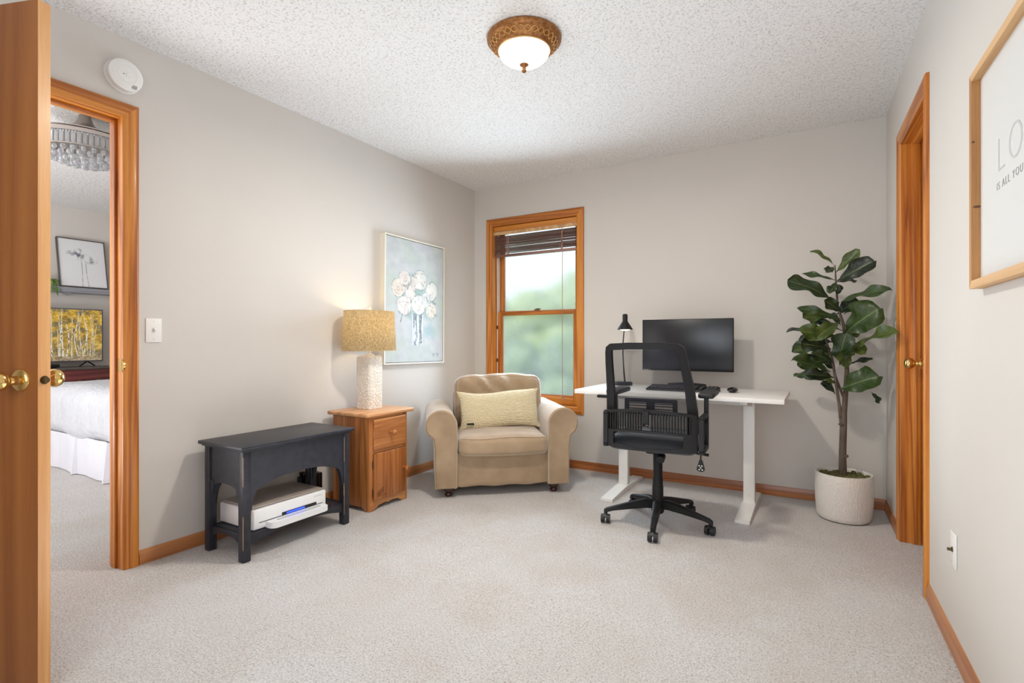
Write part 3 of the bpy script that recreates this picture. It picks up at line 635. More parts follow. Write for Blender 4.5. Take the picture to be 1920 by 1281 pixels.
ob('knob',lathe(new(),KN,(nx+.018,.118,.222),24,(1,0,0)),'ns_z',dd_)
for z in (.285,.110):
    bm=new(); box(bm,(nx+.003,-ny+.037,z),(.004,.016,.050),.001); cyl(bm,(nx+.008,-ny+.029,z-.022),(nx+.008,-ny+.029,z+.022),.0035,n=10); cyl(bm,(nx+.005,-ny+.04,z+.014),(nx+.0075,-ny+.04,z+.014),.003,n=8); cyl(bm,(nx+.005,-ny+.04,z-.014),(nx+.0075,-ny+.04,z-.014),.003,n=8)
    ob('hinge',bm,'oldbrass',ns)
bm=new()  # branded mark burnt into the door: a small wavy emblem with a word under it
for k in range(8):
    yy=-.112+k*.007; zz=.098+.0045*k*.7
    tube(bm,[(nx+.0183,yy+.002*math.sin(q*1.7+k),zz-.014+q*.0065) for q in range(6)],.0011,5)
for k in range(4): tube(bm,[(nx+.0183,-.116+q*.007,.086+k*.006+.0018*math.sin(q*2.3+k)) for q in range(6)],.0009,5)
for k in range(5): tube(bm,[(nx+.0183,-.080+k*.009,.084),(nx+.0183,-.077+k*.009,.089),(nx+.0183,-.074+k*.009,.084)],.0009,5)
o=ob('burnt_mark',bm,mat('burnt_brown',(86,52,28),.8),dd_); o['kind']='stuff'
# ------------------------------------------------------------------ table lamp
tl_=thing('table_lamp','lit table lamp with linen drum shade and carved cream base','lamp',(-2.560,2.466,nh))
hb=.062
bm=new(); t=bmesh.new(); bmesh.ops.create_cube(t,size=1); 
for v in t.verts: v.co=Vector((v.co.x*hb*2,v.co.y*hb*2,v.co.z*.345+.1735))
vert=[e for e in t.edges if abs(e.verts[0].co.z-e.verts[1].co.z)>.1]; bmesh.ops.bevel(t,geom=vert,offset=.016,segments=4,affect='EDGES',profile=.5)
top=[e for e in t.edges if e.verts[0].co.z>.34 and e.verts[1].co.z>.34]; bmesh.ops.bevel(t,geom=top,offset=.012,segments=3,affect='EDGES',profile=.5)
merge(bm,t); ob('base',bm,'plaster',tl_,angle=50)
ob('neck',lathe(new(),[(.030,.340),(.032,.352),(.022,.358),(.010,.362),(.008,.44),(0,.44)],n=28),'white',tl_)
bm=new(); z0,z1=.379,.640; ob('shade',lathe(bm,[(.187,z0),(.1735,z1)],n=72,sc=(.86,1),cap=False),'linen',tl_)
lb_=mat('linen_binding',(196,170,124),.8)
for z,r_ in ((z0+.002,.187),(z1-.002,.1735)):
    bm=new(); tube(bm,[(r_*.86*math.cos(a),r_*math.sin(a),z) for a in [k*2*PI/64 for k in range(64)]],.0022,6,True); ob('shade_rim',bm,lb_,tl_)
bm=new(); 
for a in (0,2.09,4.19): tube(bm,[(0,0,z1-.012),(.17*.86*math.cos(a),.17*math.sin(a),z1-.012)],.0015,6)
tube(bm,[(0,0,.44),(0,0,z1)],.003,8); ob('harp',bm,'oldbrass',tl_)
ob('bulb',sph(new(),(0,0,.49),.028,(1,1,1.25)),'lit',tl_)
bm=lathe(new(),[(0,z1),(.009,z1),(.009,z1+.004),(.004,z1+.006),(.014,z1+.014),(.015,z1+.022),(.010,z1+.029),(0,z1+.031)],n=20); ob('finial',bm,'frame_cream',tl_)
pl=point('table_lamp_glow',(0,0,.56),1.7,(1.0,.74,.42),.03); pl.parent=tl_
# ------------------------------------------------------------------ armchair
ac=thing('armchair','tan velvet roll-arm armchair in corner by the window','armchair',(-1.861,3.012,0),R(40.4))
def wob(p,a=.004,f=6,s=0): n_=noise.noise(Vector((p.x*f+s,p.y*f,p.z*f))); return n_*a
# base
def dsp(p,u):
    p=p.copy(); p.y-= .006*(1-u.x*u.x) if u.y<-.9 else 0
    if u.z<-.9: p.z+=.004*math.sin(u.x*9)
    p+=Vector((0,wob(p,.004,8),0)); return p
ob('base',soft(new(),(0,.355,.183),(.635,.735,.236),(.015,.02,.012),14,dsp),'velvet',ac)
def arm(sd):
    # profile of right arm in (x,z), mirrored by sd
    pts=[(.318,.066),(.316,.25),(.312,.42)]
    cx,cz,r_=.417,.484,.104
    for a in range(190,-48,-14): 
        pts.append((cx+r_*math.cos(R(a)),cz+r_*math.sin(R(a))*.98))
    pts+=[(.466,.395),(.460,.33),(.458,.2),(.455,.066)]
    bm=new(); rows=[]; cxx=sum(p[0] for p in pts)/len(pts); czz=sum(p[1] for p in pts)/len(pts)
    ys=[(-.036,.86,0),(-.040,.93,0),(-.036,.975,0),(-.026,1,0)]+[(y_,1,1) for y_ in (.0,.06,.14,.24,.34,.44,.54,.62,.68)]+[(.70,.98,0),(.715,.93,0)]
    for y_,sc_,w_ in ys:
        row=[]
        for x_,z_ in pts:
            ins=(1-sc_)*.12
            dx,dz=x_-(.40 if z_>.36 else .387),z_-(.484 if z_>.36 else z_)
            L=math.hypot(dx,dz) or 1; xx=x_-dx/L*ins; zz=z_-dz/L*ins
            if w_: n_=.0035*noise.noise(Vector((xx*9,y_*7,zz*9+sd*5))); xx+=n_; zz+=n_
            if z_>.45: zz-=.010*max(0,min(1,(y_-.3)/.4))*0
            row.append(bm.verts.new((sd*xx,y_,zz)))
        rows.append(row)
    n=len(pts)
    for a,b_ in zip(rows,rows[1:]):
        for k in range(n): bm.faces.new((a[k],a[(k+1)%n],b_[(k+1)%n],b_[k]))
    bm.faces.new(rows[0]); bm.faces.new(rows[-1])
    a_=ob('armrest',bm,'velvet',ac,angle=60)
    bm=new(); tube(bm,[(sd*x_,-.028,z_) for x_,z_ in pts],.0042,6); ob('piping',bm,'velvet_pipe',a_)
    return a_
arm(1); arm(-1)
ob('back',soft(new(),(.02,.665,.370),(.64,.14,.60),(.05,.04,.05),12,lambda p,u:p),'velvet',ac)
def cush(p,u):
    p=p.copy()
    if u.z>0: p.z+=.018*(1-u.x**4)*(1-u.y**4)*u.z; p.z+=.010*noise.noise(Vector((p.x*4,p.y*4,1)))
    if u.y<-.5: p.y-=.016*(1-u.x**4)*(1-.5*u.z*u.z); p.z-=.008*(1-u.x**2)
    p.z+=.006*math.sin(p.x*13+1)*(1 if u.y<0 else 0)*max(0,u.z)
    return p
sc=ob('seat_cushion',soft(new(),(.003,.205,.346),(.612,.55,.128),(.045,.045,.035),16,cush),'velvet',ac)
def smap(u,s,r,disp,c,rot=None):
    h=Vector(s)/2; u=Vector(u); pp=Vector((u.x*h.x,u.y*h.y,u.z*h.z)); q=Vector([max(-(h[i]-r[i]),min(h[i]-r[i],pp[i])) for i in range(3)])
    d=Vector([(pp[i]-q[i])/r[i] for i in range(3)])
    if d.length>1e-6: d.normalize(); pp=q+Vector([d[i]*r[i] for i in range(3)])
    pp=disp(pp,u)
    if rot: pp=Euler(rot).to_matrix()@pp
    return pp+Vector(c)
def backc(p,u):
    p=p.copy()
    f=max(0,-u.y)
    # folds running down from the top edge
    w_=.030*math.sin(p.x*34+p.z*26+2.6*math.sin(p.z*8+p.x*5)+1.2)*(.6+.4*math.sin(p.x*11+2))*max(0,min(1,(p.z+.02)/.12))*(1-.35*abs(u.x))
    p.y-=f*(.028*(1-u.x**4)*(1-.5*u.z**2)+w_*.9)
    if u.z>.3:
        p.z+=.004*math.sin(p.x*9+.8)+.003*math.sin(p.x*23); p.z-=.004*(u.x**4)
    p+=Vector((0,0,.008*noise.noise(p*7))); return p
bc=ob('back_cushion',soft(new(),(.035,.500,.590),(.672,.20,.395),(.075,.06,.075),26,backc,rot=(R(-9),0,0)),'velvet',ac)
def ring(uy,uz0=-.98):
    pts=[(-.98,uz0+(.98-uz0)*k/10) for k in range(10)]+[(-.98+1.96*k/24,.98) for k in range(25)]+[(.98,.98-(.98-uz0)*k/10) for k in range(1,11)]
    return [smap((a,uy,b),(.672,.20,.395),(.075,.06,.075),backc,(.035,.500,.590),(R(-9),0,0)) for a,b in pts]
bm=new(); tube(bm,ring(-.97),.0046,6); ob('piping',bm,'velvet_pipe',bc); bm=new(); tube(bm,ring(.97),.0046,6); ob('piping',bm,'velvet_pipe',bc)
for uz in (.93,-.93):
    bm=new(); tube(bm,[smap((-.97+1.94*k/40,-.95,uz),(.612,.55,.128),(.045,.045,.035),cush,(.003,.205,.346)) for k in range(41)],.0045,6); ob('piping',bm,'velvet_pipe',sc)
for s_ in (-.313,.313):
    bm=new(); tube(bm,[(s_,-.022,.066),(s_,-.026,.15),(s_,-.026,.30),(s_*.99,-.024,.40)],.004,6); ob('piping',bm,'velvet_pipe',ac)
for sx,y_ in ((-.366,.035),(.366,.035),(-.36,.64),(.36,.64)):
    ob('foot',lathe(new(),[(0,0),(.022,0),(.026,.006),(.027,.014),(.022,.022),(.024,.028),(.033,.036),(.036,.048),(.034,.058),(.030,.064),(.033,.070),(0,.070)],(sx,y_,0),28),'bun',ac)
# pillow
pw_=thing('lumbar_pillow','cream knitted lumbar pillow leaning on the tan armchair seat','pillow',(0,0,0),R(40.4))
loc_=Matrix.Rotation(R(40.4),4,'Z')@Vector((.015,.270,.545)); pw_.location=Vector((-1.861,3.012,0))+loc_
bm=new(); nu,nv=44,26; g={}
for sd in (1,-1):
    for j in range(nv+1):
        for i in range(nu+1):
            u_=i/nu*2-1; v_=j/nv*2-1
            if (abs(u_)==1 or abs(v_)==1) and (i,j) in g: g[(sd,i,j)]=g[(i,j)]; continue
            pin=1+.05*(abs(u_)**6)*(abs(v_)**6); cx_=.292*u_*(1-.035*(1-v_*v_))*pin; cz_=.142*v_*(1-.09*(1-u_*u_))*pin
            th=.062*(max(0,1-abs(u_)**3.0)*max(0,1-abs(v_)**2.4))**.55
            th+=.003*noise.noise(Vector((cx_*18,cz_*18,sd)))*(1-abs(u_)**8)*(1-abs(v_)**8)
            vv=bm.verts.new((cx_,-sd*th,cz_+.006*math.sin(u_*4))); g[(sd,i,j)]=vv
            if abs(u_)==1 or abs(v_)==1: g[(i,j)]=vv
    for j in range(nv):
        for i in range(nu):
            f_=[g[(sd,i,j)],g[(sd,i+1,j)],g[(sd,i+1,j+1)],g[(sd,i,j+1)]]
            bm.faces.new(f_ if sd>0 else f_[::-1])
pc=ob('cover',bm,'knit',pw_,angle=80); pc.rotation_euler=(R(-16),R(-2.5),0)
tg=box(new(),(-.222,-.047,-.098),(.052,.003,.013),.0006); o=ob('woven_tag',tg,'black',pw_); o.rotation_euler=(R(-16),R(-2.5),0)
# ------------------------------------------------------------------ standing desk
dk=thing('standing_desk','white standing desk with T-shaped feet along back wall','desk',(-.802,3.56,0))
ob('desktop',box(new(),(0,0,.7065),(1.266,.62,.027),.002),'white_desk',dk)
def dleg(x_):
    l=ob('leg',box(new(),(x_,.02,.36),(.066,.048,.655),.003),'white_metal',dk)
    ob('foot',prism(new(),[(-.335,.0),(.335,0),(.335,.018),(.06,.034),(-.06,.034),(-.335,.018)],x_-.040,x_+.040,'yz'),'white_metal',l)
    ob('top_bracket',prism(new(),[(-.26,.692),(.26,.692),(.26,.675),(.03,.64),(-.03,.64),(-.26,.675)],x_-.018,x_+.018,'yz'),'white_metal',l)
    for z in (.075,): ob('bolt',cyl(new(),(x_,-.004,z),(x_,-.0065,z),.005,n=10),'liner',l)
dleg(-.395); dleg(.42)
ob('crossbar',bb(-.40,.42,.0,.045,.640,.675,.002),'white_metal',dk)
bm=new(); bb(-.415,-.39,-.33,-.30,.68,.692,bm=bm)
ob('height_controller',box(new(),(-.430,-.300,.683),(.075,.05,.018),.006),'black',dk)
ob('bracket_corner',prism(new(),[(.33,.692),(.40,.692),(.40,.66)],-.02,.02,'xz'),'white_metal',dk)
# monitor
DT=.7205
mo=thing('computer_monitor','wide black computer monitor standing on the white desk','monitor',(-.797,3.715,DT))
bm=new(); box(bm,(0,0,.300),(.612,.020,.362),.004); ob('bezel',bm,'black',mo)
ob('screen_panel',box(new(),(0,-.0102,.306),(.600,.001,.340),.0003),'screen',mo)
ob('rear_housing',box(new(),(0,.022,.29),(.40,.03,.22),.012),'black',mo)
bm=new(); box(bm,(0,.035,.14),(.045,.014,.27),.003,rot=(R(6),0,0)); ob('stand_neck',bm,'white_metal',mo)
ob('stand_base',lathe(new(),[(0,0),(.10,0),(.128,.016),(.13,.026),(.126,.030),(.05,.036),(0,.040)],(0,.01,0),48,sc=(1,.72)),'black',mo)
bm=new(); 
for k,w_ in enumerate((.005,.004,.004,.006,.004)): bb(-.298+k*.0075,-.298+k*.0075+w_,-.0112,-.0108,.122,.127,bm=bm)
bb(-.256,-.253,-.0112,-.0108,.120,.130,bm=bm)
o=ob('logo_marks',bm,'ink',mo); o['kind']='stuff'
# keyboard
kb=thing('keyboard','black full-size keyboard lying on desk in front of monitor','keyboard',(-.780,3.525,DT),R(1))
bm=new(); prism(bm,[(-.085,.002),(-.080,.012),(.082,.026),(.086,.022),(.086,.002)],-.222,.222,'yz'); ob('case',bm,'black',kb)
bm=new()
for r_ in range(6):
    y_=-.058+r_*.0225; z_=.0155+ (y_+.08)*.085; n=21
    for k in range(n):
        if k in (15,18-1) : continue
        x_=-.205+k*.0205
        if r_==0 and 4<=k<=8:
            if k==6: box(bm,(x_,y_,z_),(.10,.017,.009),.002,1)
            continue
        box(bm,(x_,y_,z_+.001),(.0165,.0175,.009),.002,1)
k_=ob('keys',bm,mat('key_black',(52,52,54),.4),kb); k_['kind']='stuff'
mu_=thing('computer_mouse','small black computer mouse on the desk right of keyboard','mouse',(-.478,3.56,DT))
def mo_d(p,u): p=p.copy(); p.z*= (1-.25*max(0,-u.y)); return p
bm=soft(new(),(0,0,.0165),(.064,.098,.033),(.03,.044,.0162),10,mo_d); ob('body',bm,'black_gloss',mu_); ob('wheel',cyl(new(),(-.003,-.028,.031),(.003,-.028,.031),.006,n=14),'rubber',mu_)
# desk lamp
dl=thing('desk_lamp','black bell shade desk lamp glowing at left of the monitor','lamp',(-1.256,3.745,DT))
ob('base',lathe(new(),[(0,0),(.062,0),(.064,.004),(.064,.020),(.060,.024),(0,.025)],n=40),'black',dl)
gp=[(0.01,.0,.024),(.004,0,.08),(-.002,0,.16),(-.006,.0,.24),(-.004,.0,.33),(.003,.0,.40),(.012,0,.445),(.018,0,.47)]
ob('gooseneck',tube(new(),gp,[.0062,.006,.0042,.0042,.0042,.0042,.0042,.0042],10),'black',dl)
sh=lathe(new(),[(.058,.412),(.057,.416),(.021,.472),(.019,.476),(.019,.518),(.016,.526),(.008,.530),(0,.530)],(.012,-.004,0),40,cap=False); ob('lamp_shade',sh,'black',dl)
ob('lit_bulb',sph(new(),(.012,-.004,.424),.031,(1.5,1.5,.6)),'lit',dl)
# ------------------------------------------------------------------ office chair
oc=thing('office_chair','black mesh-back swivel office chair pulled up to the white desk','chair',(-.803,3.0,0),R(3))
bm=lathe(new(),[(.0,.060),(.030,.060),(.036,.070),(.038,.120),(.034,.135),(.031,.150),(.031,.215),(.0285,.218),(.0285,.262),(.026,.265),(.026,.395),(.022,.400),(.0,.400)],n=32); ob('gas_column',bm,'black',oc)
for k in range(5):
    a=R(280.3-3+72*k); ca_,sa_=math.cos(a),math.sin(a)
    rows=[]; bm=new()
    prof=[(.025,.090,.135,.026),(.07,.092,.138,.024),(.13,.086,.126,.021),(.20,.078,.108,.018),(.262,.070,.092,.016),(.292,.062,.084,.015),(.308,.050,.074,.013)]
    for r_,zb,zt,hw in prof:
        c_=[(-hw,zb),(hw,zb),(hw*.9,zt-.006),(hw*.55,zt),(-hw*.55,zt),(-hw*.9,zt-.006)]
        rows.append([bm.verts.new((r_*ca_-w_*sa_,r_*sa_+w_*ca_,z_)) for w_,z_ in c_])
    for p_,q_ in zip(rows,rows[1:]):
        for j in range(6): bm.faces.new((p_[j],p_[(j+1)%6],q_[(j+1)%6],q_[j]))
    bm.faces.new(rows[0]); bm.faces.new(rows[-1])
    lg=ob('base_leg',bm,'black',oc)
    # caster
    e=Vector((.298*ca_,.298*sa_,0)); th=a+R(random.choice((60,100,140,20)));
    if k==0: th=R(95)
    if k==1: th=R(80)
    if k==4: th=R(100)
    ax=Vector((-math.sin(th),math.cos(th),0)); ax=Vector((math.cos(th-PI/2),math.sin(th-PI/2),0))
    bm=new(); cyl(bm,e+Vector((0,0,.045)),e+Vector((0,0,.066)),.010,n=14)
    fw_=Vector((math.cos(th),math.sin(th),0)); cc=e-fw_*.012+Vector((0,0,.026))
    for s_ in (-1,1): cyl(bm,cc+ax*(.006*s_),cc+ax*(.025*s_),.026,.024,24)
    for q in range(7):
        ang=R(-10+q*26); p1=cc+(fw_*math.cos(ang)+Vector((0,0,1))*math.sin(ang))*.029
        if q: 
            mid=(p1+p0)/2; v_=(p1-p0); box(bm,mid,(.014,v_.length*1.2,.004),0,rot=Matrix((ax,v_.normalized(),ax.cross(v_.normalized()))).transposed().to_euler())
        p0=p1
    ob('caster',bm,'rubber',lg)
# seat mechanism, lever, seat
bm=new(); box(bm,(0,.02,.425),(.11,.20,.036),.012); cyl(bm,(.035,-.06,.40),(.035,-.10,.385),.022,n=20); ob('tilt_mechanism',bm,'black',oc)
ob('lever',tube(new(),[(.05,.03,.41),(.20,.05,.41),(.27,.06,.405)],[.005,.005,.009],8),'black',oc)
def seatd(p,u):
    p=p.copy(); p.z-=.03*max(0,u.y)**3*abs(1)*(1 if u.y>0 else 0); p.z+=.012*(1-u.x*u.x)*max(0,u.z); return p
ob('seat',soft(new(),(.0,.02,.478),(.49,.47,.085),(.06,.07,.035),14,seatd),'black_soft',oc)
# curved shell behind the seat
def yb(x_,z_): return -.292+.055*(x_/.25)**2 -.0*(z_-.46)
def cbox(bm,x0,x1,zf0,zf1,th=.022,off=0,n=18):
    rows=[]
    for k in range(n+1):
        x_=x0+(x1-x0)*k/n; z0_=zf0(x_) if callable(zf0) else zf0; z1_=zf1(x_) if callable(zf1) else zf1; y_=yb(x_,0)+off
        rows.append([bm.verts.new(p) for p in ((x_,y_,z0_),(x_,y_,z1_),(x_,y_+th,z1_),(x_,y_+th,z0_))])
    for a_,b_ in zip(rows,rows[1:]):
        for j in range(4): bm.faces.new((a_[j],a_[(j+1)%4],b_[(j+1)%4],b_[j]))
    bm.faces.new(rows[0]); bm.faces.new(rows[-1]); return bm
zt=lambda x_:.662+.022*(1-(x_/.25)**2); zs=lambda x_:.560+.012*(1-(x_/.25)**2); zb_=lambda x_:.470-.006*(1-(x_/.25)**2)
OX=.018
sh_=D.objects.new('rear_shell',None)
bm=new(); cbox(bm,-.245,.25,lambda x:zt(x)-.014,zt,.026); cbox(bm,-.245,.25,lambda x:zs(x)-.012,zs,.026)
cbox(bm,-.245,.25,zb_,lambda x:.498-.022*(1-(x/.25)**2),.026); cbox(bm,-.245,-.185,zb_,zs,.026,n=3); cbox(bm,.185,.25,zb_,zs,.026,n=3)
cbox(bm,-.245,-.225,zs,zt,.026,n=2); cbox(bm,.222,.25,zs,zt,.026,n=2)
ob('rear_shell',bm,'black',oc)
bm=new(); n=31
for k in range(n):
    x_=-.218+.434*k/(n-1)
    if abs(x_)<.016: continue
    cbox(bm,x_-.0034,x_+.0034,lambda x:zs(x)-.002,lambda x:zt(x)-.012,.020,.003,n=1)
g_=ob('slat_grille',bm,'black',oc); g_['kind']='stuff'
bm=new(); box(bm,(0,-.296,.640),(.034,.018,.075),.003); ob('recline_latch',bm,'black',oc); bm=new(); box(bm,(0,-.306,.600),(.030,.010,.020),.002); ob('latch_button',bm,'black_gloss',oc)
# upper back frame leaning back
def fr(x_,z_):  # y of frame at height z
    return -.235-.10*((z_-.60)/.42)**1.3+.05*(x_/.24)**2 if z_>.6 else -.235+.05*(x_/.24)**2
def fbar(pts,w_,th=.022):
    """flat bar following (x,z) points; width in xz plane"""
    bm=new(); rows=[]; n=len(pts)
    for i,(x_,z_) in enumerate(pts):
        a_=Vector(pts[max(i-1,0)]); b_=Vector(pts[min(i+1,n-1)]); d_=(b_-a_).normalized(); nn=Vector((-d_.y,d_.x))
        ww=w_[i] if isinstance(w_,(list,tuple)) else w_
        p_=Vector((x_,z_))+nn*ww/2; q_=Vector((x_,z_))-nn*ww/2
        rows.append([bm.verts.new((p_.x,fr(p_.x,p_.y)-th/2,p_.y)),bm.verts.new((p_.x,fr(p_.x,p_.y)+th/2,p_.y)),bm.verts.new((q_.x,fr(q_.x,q_.y)+th/2,q_.y)),bm.verts.new((q_.x,fr(q_.x,q_.y)-th/2,q_.y))])
    for a_,b_ in zip(rows,rows[1:]):
        for j in range(4): bm.faces.new((a_[j],a_[(j+1)%4],b_[(j+1)%4],b_[j]))
    bm.faces.new(rows[0]); bm.faces.new(rows[-1]); return bm
TX=.200; BX=.216
pts=[(-BX,.56),(-BX+.004,.68),(-BX+.010,.80),(-TX-.004,.92),(-TX+.0,.985),(-TX+.004,1.006),(-TX+.018,1.016),(-.08,1.021),(.08,1.021),(TX-.034,1.016),(TX-.020,1.006),(TX-.014,.985),(TX-.006,.92),(BX-.004,.80),(BX+.006,.68),(BX+.012,.56)]
ob('back_frame',fbar(pts,[.050,.047,.043,.038,.036,.036,.036,.036,.036,.036,.036,.036,.038,.043,.047,.050],.036),'black',oc,angle=30)
bm=new(); rows=[]
for j in range(13):
    z_=.575+(1.0-.575)*j/12; hw=BX-.01-(BX-TX)*(z_-.575)/.425; rows.append([bm.verts.new((hw*(2*i/12-1),fr(hw*(2*i/12-1),z_)+.002,z_)) for i in range(13)])
for j in range(12):
    for i in range(12): bm.faces.new((rows[j][i],rows[j][i+1],rows[j+1][i+1],rows[j+1][i]))
ob('mesh_back',bm,'mesh',oc)
# lumbar plate in front of the mesh
bm=new(); Y=-.185
box(bm,(0,Y,.722),(.285,.012,.022),.006); box(bm,(0,Y,.655),(.285,.012,.020),.005); box(bm,(-.130,Y,.690),(.026,.012,.075),.006); box(bm,(.130,Y,.690),(.026,.012,.075),.006)
box(bm,(0,Y,.69),(.045,.012,.075),.003)
for z in (.677,.693,.706): box(bm,(0,Y,z),(.25,.008,.005),.001)
ob('lumbar_support',bm,'black',oc)
for sx in (-1,1):
    bm=new(); x_=.272 if sx>0 else -.232
    for (y0,y1,z0,z1) in ((-.255,-.235,.47,.655),(-.08,-.058,.475,.66),(-.255,-.058,.465,.490),(-.255,-.058,.640,.660)): bb(x_-.013,x_+.013,y0,y1,z0,z1,.004,bm=bm)
    box(bm,(x_*.80,-.12,.474),(.12,.10,.016),.003)
    bb(x_-.011,x_+.011,-.080,-.045,.60,.742,.004,bm=bm)
    a_=ob('arm_bracket',bm,'black',oc)
    ob('arm_pad',box(new(),(x_ if sx>0 else -.240,.035,.752),(.084,.250,.030),.012,3),'rubber',oc)
# hanging control paddle
bm=new(); tube(bm,[(.262,-.20,.47),(.262,-.20,.425)],.004,8); prism(bm,[(.255,.430),(.269,.430),(.282,.385),(.280,.375),(.270,.370),(.254,.370),(.244,.375),(.242,.385)],-.206,-.196,'xz'); pd=ob('control_paddle',bm,'black',oc)
bm=new()
for x_,z_ in ((.255,.400),(.268,.400),(.262,.390),(.255,.380),(.270,.380)): box(bm,(x_,-.2065,z_),(.007,.001,.005),.0003,rot=(0,R(25),0))
o=ob('white_symbols',bm,'liner',pd); o['kind']='stuff'
# ------------------------------------------------------------------ potted fig
pf=thing('potted_fig_tree','fiddle leaf fig in a white dimpled pot in the corner','plant',(.122,3.640,0))
ob('pot',lathe(new(),[(0,.004),(.128,.004),(.134,.010),(.140,.03),(.1465,.10),(.1485,.18),(.147,.262),(.144,.270),(.137,.270),(.133,.262),(.130,.235),(0,.235)],n=72),'potwhite',pf)
ob('pot_foot',lathe(new(),[(0,0),(.126,0),(.126,.005),(0,.005)],n=48),'dark_slot',pf)
bm=lathe(new(),[(.131,.236),(.128,.246),(.09,.252),(0,.256)],n=40)
rnd=random.Random(3)
for k in range(110):
    a=rnd.uniform(0,2*PI); r_=.125*math.sqrt(rnd.random()); q=rnd.uniform(.006,.018); sph(bm,(r_*math.cos(a),r_*math.sin(a),.250),q,(1,1,rnd.uniform(.5,1.1)),6)
mo_=ob('moss',bm,'moss',pf); mo_['kind']='stuff'
PX,PY=.122,3.64
def L_(x_,y_,z_): return (x_-PX,y_-PY,z_)
tr_=ob('trunk',tube(new(),[L_(.118,3.64,.235),L_(.116,3.64,.36),L_(.119,3.642,.48),L_(.121,3.64,.57),L_(.124,3.64,.62),L_(.130,3.642,.72),L_(.138,3.64,.87),L_(.134,3.64,1.0),L_(.122,3.64,1.14),L_(.092,3.64,1.25),L_(.083,3.64,1.40),L_(.078,3.64,1.50)],[.0215,.0195,.0185,.0180,.0150,.0135,.012,.010,.0085,.0065,.005,.003],12),'bark',pf)
bm=new(); sph(bm,L_(.108,3.625,.555),.014,(1.1,.9,.5),10); sph(bm,L_(.136,3.63,.370),.010,(1,1,1),8); sph(bm,L_(.103,3.63,.600),.008,(1,1,1),8); ob('knot',bm,'bark',tr_)
ob('stem',tube(new(),[L_(.112,3.64,.56),L_(.103,3.64,.64),L_(.088,3.632,.76),L_(.071,3.63,.89),L_(.052,3.64,.98),L_(.031,3.64,1.06),L_(.027,3.64,1.13)],[.0125,.0095,.008,.007,.006,.005,.003],10),'bark',pf)
ob('stem',tube(new(),[L_(.128,3.64,.70),L_(.105,3.655,.76),L_(.080,3.665,.84),L_(.066,3.69,.95)],[.008,.007,.006,.004],10),'bark',pf)
LV=[((0.078, 3.64, 1.495), (-0.049, 3.69, 1.609), 0.025), ((0.081, 3.64, 1.453), (0.201, 3.59, 1.574), 0.063), ((0.074, 3.64, 1.491), (0.03, 3.57, 1.455), 0.05), ((0.088, 3.63, 1.401), (0.264, 3.54, 1.501), 0.105), ((0.081, 3.64, 1.411), (-0.099, 3.68, 1.469), 0.03), ((0.071, 3.64, 1.289), (-0.171, 3.58, 1.42), 0.088), ((0.085, 3.64, 1.398), (0.052, 3.58, 1.327), 0.05), ((0.092, 3.64, 1.397), (0.181, 3.74, 1.411), 0.034), ((0.088, 3.64, 1.318), (0.102, 3.61, 1.381), 0.05), ((0.099, 3.64, 1.275), (0.329, 3.44, 1.328), 0.049), ((0.088, 3.64, 1.208), (0.196, 3.69, 1.287), 0.093), ((0.13, 3.62, 1.098), (0.279, 3.48, 1.227), 0.177), ((0.156, 3.64, 1.077), (0.246, 3.66, 1.163), 0.071), ((0.117, 3.64, 1.165), (-0.121, 3.6, 1.251), 0.052), ((0.117, 3.64, 1.107), (-0.092, 3.66, 1.218), 0.056), ((0.074, 3.64, 1.12), (-0.047, 3.7, 1.179), 0.042), ((0.084, 3.62, 1.077), (-0.103, 3.52, 1.107), 0.097), ((0.016, 3.66, 1.125), (-0.183, 3.7, 1.106), 0.02), ((0.075, 3.66, 1.04), (-0.113, 3.66, 1.057), 0.08), ((0.053, 3.66, 1.005), (-0.153, 3.69, 1.013), 0.05), ((0.038, 3.64, 1.014), (-0.148, 3.61, 0.979), 0.059), ((0.102, 3.61, 0.906), (0.13, 3.52, 1.096), 0.114), ((0.159, 3.64, 0.973), (0.333, 3.31, 1.102), 0.056), ((0.134, 3.62, 0.882), (0.117, 3.54, 1.007), 0.088), ((0.145, 3.64, 0.91), (0.258, 3.54, 0.946), 0.025), ((0.07, 3.62, 0.914), (-0.038, 3.52, 0.977), 0.052), ((0.056, 3.62, 0.863), (-0.137, 3.5, 0.939), 0.067), ((0.049, 3.66, 0.92), (-0.085, 3.69, 0.952), 0.05), ((0.074, 3.64, 0.829), (-0.085, 3.58, 0.848), 0.084), ((-0.021, 3.68, 0.831), (-0.145, 3.74, 0.833), 0.038), ((0.081, 3.64, 0.732), (0.013, 3.69, 0.806), 0.05), ((0.081, 3.64, 0.795), (0.03, 3.54, 0.821), 0.025), ((0.102, 3.62, 0.76), (0.284, 3.5, 0.856), 0.139), ((0.259, 3.69, 0.749), (0.304, 3.73, 0.685), 0.032), ((0.11, 3.66, 1.141), (0.054, 3.74, 1.214), 0.046), ((0.068, 3.69, 0.954), (0.002, 3.74, 1.022), 0.076), ((0.082, 3.69, 0.869), (0.024, 3.76, 0.934), 0.059), ((0.125, 3.67, 1.208), (0.213, 3.74, 1.294), 0.067), ((0.111, 3.68, 0.955), (0.171, 3.74, 1.04), 0.067)]+[((.07,3.63,1.20),(-.09,3.55,1.185),.06),((.10,3.62,1.16),(-.02,3.5,1.06),.09),((.06,3.62,1.0),(-.10,3.53,1.035),.08),((.12,3.62,1.03),(.22,3.52,.985),.07),((.05,3.63,.93),(-.12,3.58,.90),.07),((.11,3.63,1.22),(.02,3.55,1.29),.07),((.10,3.66,1.05),(.20,3.74,1.12),.07),((.08,3.64,.98),(-.06,3.72,.92),.07)]
